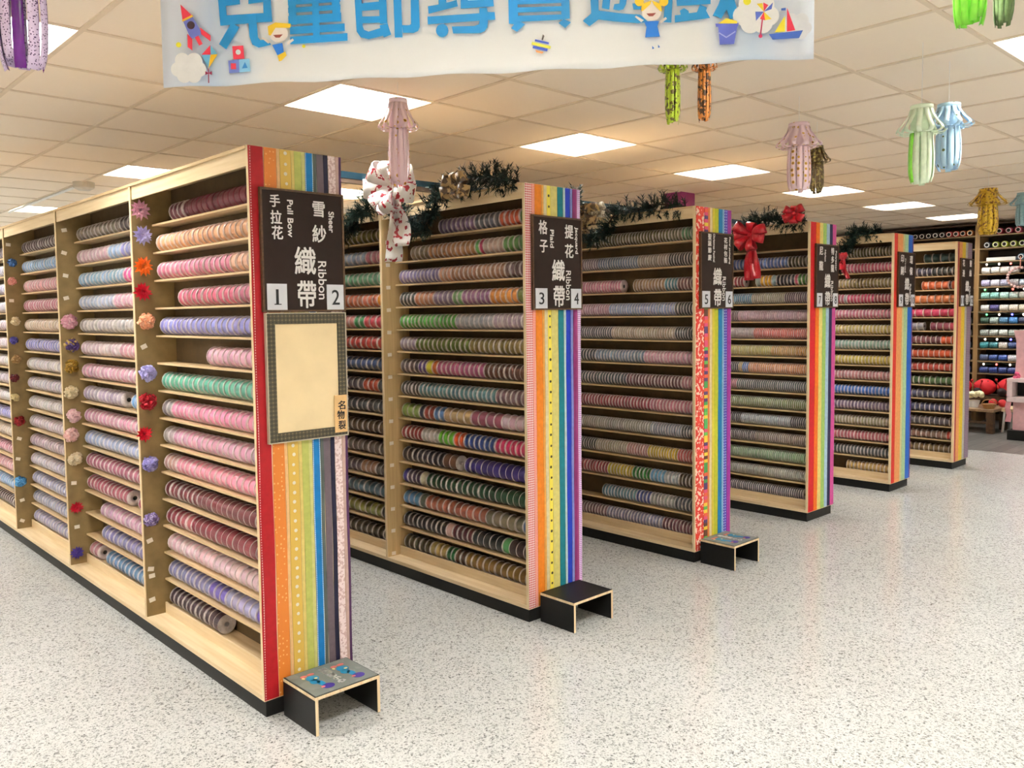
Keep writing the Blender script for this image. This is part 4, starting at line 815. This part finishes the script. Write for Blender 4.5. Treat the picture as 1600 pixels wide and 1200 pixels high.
# ------------------------------------------------------------------ thread wall at the right
XW = 11.3; YL, YM, YR = 3.2, 1.09, -1.6
t = thing('wall_shelving', 'dark brown full height wall shelving packed with thread cones and rolls', 'shelving', (XW, 0, 0))
SZ = [2.60, 2.418, 2.238, 2.066, 1.892, 1.72, 1.55, 1.378, 1.21, 1.037, .866, .694, .52, .34]
W_SH2 = wood('wall_shelf_wood', '#6a563c', '#8f7653', (30, 1.5, 30))
for y in (YL, YM, YR): obj('upright', MB().box(0, .38, y-.03, y+.03, 0, 2.76), W_DARK if y != YM else wood('upright_wood', '#6e5434', '#8f7048', (20, 20, 1)), t)
obj('back_panel', MB().box(.36, .38, YR+.03, YL-.03, .1, 2.76), plain('#2e2621', .8), t); obj('crown_board', MB().box(0, .38, YR+.03, YL-.03, 2.742, 2.76), W_DARK, t)
for z in SZ:
    for a, b in ((YM+.03, YL-.03), (YR+.03, YM-.03)): obj('shelf', MB().box(.0, .36, a, b, z-.016, z), W_SH2, t)
me_cone_cache = {}
def cone(col, y, z, lab, s=1.0):
    t = thing('thread_cone', lab, 'thread cone', (XW+.03, y, z), group='thread cones on the wall shelving'); t.scale = (.88, .88, .88)
    if col not in me_cone_cache:
        Mx = Matrix.Rotation(PI/2, 4, 'Y')
        me_cone_cache[col] = (MB().lathe([(.03, .0), (.047, .004), (.05, .03), (.042, .15), (.03, .17)], 16, Mx).mesh('thread', plain(col, .5, .2, 60)), )
        global me_ring; me_ring = MB().lathe([(.036, 0), (.036, -.006), (.027, -.006), (.027, .012)], 16, Mx, False).mesh('end_ring', PAPER); 
        global me_hole; me_hole = MB().lathe([(.0265, -.001), (.0265, -.0012)], 16, Mx).mesh('hollow', DIM)
    link('thread', me_cone_cache[col][0], t, (0, 0, .051)); link('end_ring', me_ring, t, (0, 0, .051)); link('hollow', me_hole, t, (-.001, 0, .051))
for k, c in enumerate(['#3a2430', '#33262c', '#2c2228', '#32282c', '#2e262a', '#3a2a30', '#b83440', '#c04438', '#cc5c34', '#d07c34']):
    cone(c, 1.20+.092*(9-k), SZ[0], f"{['dark', 'dark', 'dark', 'dark', 'dark', 'dark', 'crimson', 'red', 'orange red', 'amber'][k]} thread cone, {ordn(k+1)} along the top shelf left of the upright")
for k, c in enumerate(['#c0325a', '#9c2a4c', '#c84860', '#c23c56', '#b83450', '#a82c48']):
    cone(c, .83-.115*k, SZ[0], f"pink red thread cone, {ordn(k+1)} along the top shelf right of the upright")
for k, c in enumerate(['#4a4e5c', '#a8b83c', '#b4c43a', '#b0c04c', '#a4c43c', '#8fae4c']):
    cone(c, .98-.108*k, SZ[1], f"{['grey blue', 'olive lime', 'lime', 'pale lime', 'bright lime', 'soft green'][k]} thread cone, {ordn(k+1)} on the second shelf right of the upright")
for k, c in enumerate(['#4a7c96', '#5a94a8', '#3c6c84']):
    cone(c, .56-.125*k, SZ[2], f"steel blue thread cone, {ordn(k+1)} on the third shelf by the right edge")
t = thing('paper_pack', 'long flat white pack lying on the third wall shelf', 'pack', (XW+.02, .78, SZ[2])); obj('pack', MB().box(0, .2, -.16, .2, 0, .05), PAPER, t, bevel=.004)
ROLLS = [(3, ['#ded8d2']*4, 'white'), (4, ['#9c94b4', '#cdc8d8', '#a8a8c4', '#c9c2cc', '#b4c0d4', '#8cb0d4', '#c4ccd8'], 'lilac grey'), (5, ['#8cbcb0', '#7cb0a8', '#a4ccc4', '#b8d4d0', '#dce4dc', '#8c98cc', '#b0b8d8'], 'pale teal'),
         (6, ['#c9c6c4', '#3c3464', '#d8d0c4', '#e0d4c4', '#e6d8c0', '#8a7848', '#dad6ce'], 'cream'), (7, ['#2e4a3c', '#8c9c98', '#4c7c9c', '#3c7ab4', '#22284c', '#9cc0dc', '#4a80a8'], 'blue green'), (8, ['#8a928c', '#a4aaa4', '#c4ccc4', '#9aa49c', '#d0d4c8', '#6c7468', '#b0b8b4'], 'grey white'),
         (9, ['#2c7c84', '#2a7078', '#c0bcb4', '#243c6c', '#2c4c74', '#7c94b4', '#22406c'], 'teal navy'), (10, ['#3c4a6c', '#26407c', '#2c4a94', '#c0c4cc', '#2a3a5c', '#4464a4', '#244484'], 'blue'), (11, ['#24346c', '#243c84', '#203878', '#1e2e6c', '#243c90', '#1c2c68', '#22347c'], 'dark blue')]
MY = Matrix.Rotation(PI/2, 4, 'X')
for si, cols, nm in ROLLS:
    for k, c in enumerate(cols):
        y = .985-.118*k; o = obj('ribbon_roll', MB().lathe([(.015, -.052), (.043, -.052), (.046, -.04), (.046, .04), (.043, .052), (.015, .052)], 14, MY), blotch('roll_'+c[1:]+str(k), c, tuple(min(1, q*1.9+.05) for q in lin(c)), 45, .56, .35), loc=(XW+.06, y, SZ[si]+.0465))
        tag(o, f'{nm} ribbon roll, {ordn(k+1)} from the upright on wall shelf {ordn(si+1)} down', 'ribbon roll', 'ribbon rolls on the wall shelving')
    if si > 5:
        for k in range(5):
            o = obj('ribbon_roll', MB().lathe([(.015, -.052), (.043, -.052), (.046, -.04), (.046, .04), (.043, .052), (.015, .052)], 14, MY), plain(cols[(k*2+1) % 7], .4), loc=(XW+.06, 1.22+.12*k, SZ[si]+.0465)); tag(o, f'ribbon roll, {ordn(k+1)} left of the upright on wall shelf {ordn(si+1)} down', 'ribbon roll', 'ribbon rolls on the wall shelving')
# fairy lights
BC = {'w': emis('warm_bulb', '#ffe8d0', 4), 'g': emis('green_bulb', '#20d060', 3), 'r': emis('red_bulb', '#ff4030', 3), 'b': emis('blue_bulb', '#3030ff', 5)}
for si, seq, wh in ((3, 'wwrw', 'upper'), (5, 'gwrwbw', 'second'), (7, 'gwbwrw', 'middle'), (9, 'wwbwrw', 'lower'), (11, 'wrwbww', 'lowest')):
    z = SZ[si-1]-.045; t = thing('fairy_lights', f'{wh} string of small coloured fairy lights along the thread wall', 'string lights', (XW-.01, 1.0, z)); pts = [(0, .06-.1*k, .022*math.cos(k*2.1)+.012) for k in range(0, 15)]
    obj('wire', MB().tube(pts, .0025, 5), plain('#1e3a24', .5), t)
    for k, c in enumerate(seq): obj('bulb', MB().ball((0, -.04-.155*k+random.uniform(-.02, .02), 0), .013, .013, .016, 10, 6), BC[c], t, smooth=True)
# pink bead ring
t = thing('bead_wreath', 'pink beaded wreath hanging on the thread wall by the right edge', 'wreath', (XW-.05, .54, 2.0))
q = MB(); [q.ball((0, .15*math.cos(2*PI*k/22), .13*math.sin(2*PI*k/22)), .02, .02, .02, 8, 6) for k in range(22)]
obj('bead', q, plain('#d9b0ac', .35, .2, 40), t, smooth=True); obj('hanger', MB().tube([(0, 0, .13), (.0, 0, .28)], .006), plain('#e09080', .5), t)

# low table with its display
t = thing('low_table', 'low dark wooden table carrying white flowers and a basket', 'table', (10.5, .95, 0)); 
obj('tabletop', MB().box(-.3, .3, -.45, .45, .275, .31), wood('table_wood', '#7a5f46', '#9b7d5e', (3, 20, 20)), t, bevel=.004)
for sx in (-.25, .25):
    for sy in (-.4, .4): obj('leg', MB().box(sx-.04, sx+.04, sy-.04, sy+.04, 0, .275), W_DARK, t)
obj('stretcher', MB().box(-.26, -.23, -.36, .36, .12, .15), W_DARK, t)
t = thing('display_bench', 'dark bench behind the low table holding the ladybug cushions', 'bench', (11.02, .6, 0)); obj('seat', MB().box(-.11, .2, -.5, .7, .36, .42), W_DARK, t); obj('leg', MB().box(-.09, .18, -.46, -.4, 0, .36), W_DARK, t); obj('leg', MB().box(-.09, .18, .6, .66, 0, .36), W_DARK, t)
M_LB = dots('ladybug_plush', '#c01420', '#1c0c0c', 12, .16, .6, rough=.7)
for y, z, s, lab in ((.855, .42, .97, 'red spotted ladybug cushion in the middle of the bench'), (.55, .42, 1.06, 'red spotted ladybug cushion at the right of the bench'), (1.15, .42, .95, 'red ladybug cushion half hidden behind the last rack')):
    t = thing('ladybug_cushion', lab, 'cushion', (10.98, y, z), group='ladybug cushions')
    obj('body', MB().ball((0, 0, .115*s), .11*s, .145*s, .115*s, 20, 12), M_LB, t, smooth=True); obj('head', MB().ball((-.1*s, .06*s, .06*s), .05*s, .06*s, .05*s, 12, 8), plain('#241010', .7), t, smooth=True)
    for k in (-1, 1): obj('antenna', MB().tube([(-.1*s, .06*s+k*.02, .1*s), (-.13*s, .06*s+k*.06, .2*s)], .006).ball((-.13*s, .06*s+k*.06, .21*s), .018, .018, .018, 8, 6), plain('#a81820', .6), t)
for x, y, r, lab in ((10.62, .64, .052, 'small red ball behind the basket'), (10.62, .53, .05, 'small red ball at the right end of the table'), ):
    tag(obj('red_ball', MB().ball((0, 0, r), r, r, r, 14, 8), plain('#c0282e', .6, .15, 30), smooth=True, loc=(x, y, .31)), lab, 'ball', 'red plush balls')
t = thing('flower_pot', 'cream artificial flowers in a small white pot on the low table', 'flowers', (10.4, .80, .31)); obj('pot', MB().lathe([(.05, 0), (.075, .09), (.07, .09)], 14), PAPER, t)
q = MB()
for k in range(26):
    a = random.random()*2*PI; rr = .1*math.sqrt(random.random()); q.ball((rr*math.cos(a), rr*math.sin(a), .14+.05*random.random()), .034, .034, .028, 8, 5)
obj('blossom', q, plain('#ece2b8', .7, .1, 40), t, smooth=True)
t = thing('basket', 'shallow woven basket with a handle at the table corner', 'basket', (10.34, .60, .31)); obj('bowl', MB().lathe([(.06, 0), (.085, .055), (.09, .06), (.08, .055), (.055, .006)], 18), wood('wicker', '#8a6038', '#b98d5c', (60, 60, 120)), t)
obj('handle', MB().tube([(0, .085*math.cos(PI*k/10), .055+.06*math.sin(PI*k/10)) for k in range(11)], .006), wood('wicker_handle', '#8a6038', '#b98d5c', (60, 60, 120)), t)
t = thing('side_table', 'narrow pale table with white legs beside the low dark table', 'table', (10.65, .33, 0)); obj('tabletop', MB().box(-.2, .2, -.16, .16, .27, .31), W_BIRCH, t)
for sx in (-.17, .17):
    for sy in (-.13, .13): obj('leg', MB().tube([(sx, sy*1.15, 0), (sx, sy, .27)], .014, 8), WHITE, t)
# pink toy piano stand at the right edge
t = thing('pink_stand', 'tall pink display stand with white arched box and black base at the right edge', 'display stand', (9.95, .1, 0)); PK = plain('#d9a9ac', .5, .08)
obj('base', MB().box(-.12, .16, -.1, .14, 0, .12), BLACK, t, bevel=.005); obj('column', MB().box(-.05, .1, -.07, .1, .12, .46), PK, t)
obj('upright_board', MB().poly([(.1, -.16, .74), (.1, .135, .74), (.1, .12, .95), (.1, .125, 1.2), (.1, .155, 1.32), (.1, -.16, 1.32)], (1, 0, 0), .03), PK, t)
bx = obj('arched_box', MB().box(-.1, .13, -.16, .16, .46, .52).box(-.1, .13, .1, .16, .52, .70).box(-.1, .13, -.16, -.1, .52, .70).box(-.1, .13, -.16, .16, .70, .745).box(.12, .13, -.1, .1, .52, .7), plain('#e6cfcf', .5), t, bevel=.006)
obj('opening', MB().box(.11, .12, -.1, .1, .52, .7), BLACK, t)
q = MB(); ruffle(q, .06, 50); obj('ribbon_rosette', q, plain('#e06088', .5), t, loc=(-.03, .1, .77), thick=.0008)
obj('ribbon_tail', MB().strip([(-.115, .13, .46), (-.12, .14, .38), (-.115, .12, .3), (-.12, .135, .22)], (0, .03, 0)), plain('#c88a90', .4), t, thick=.001)
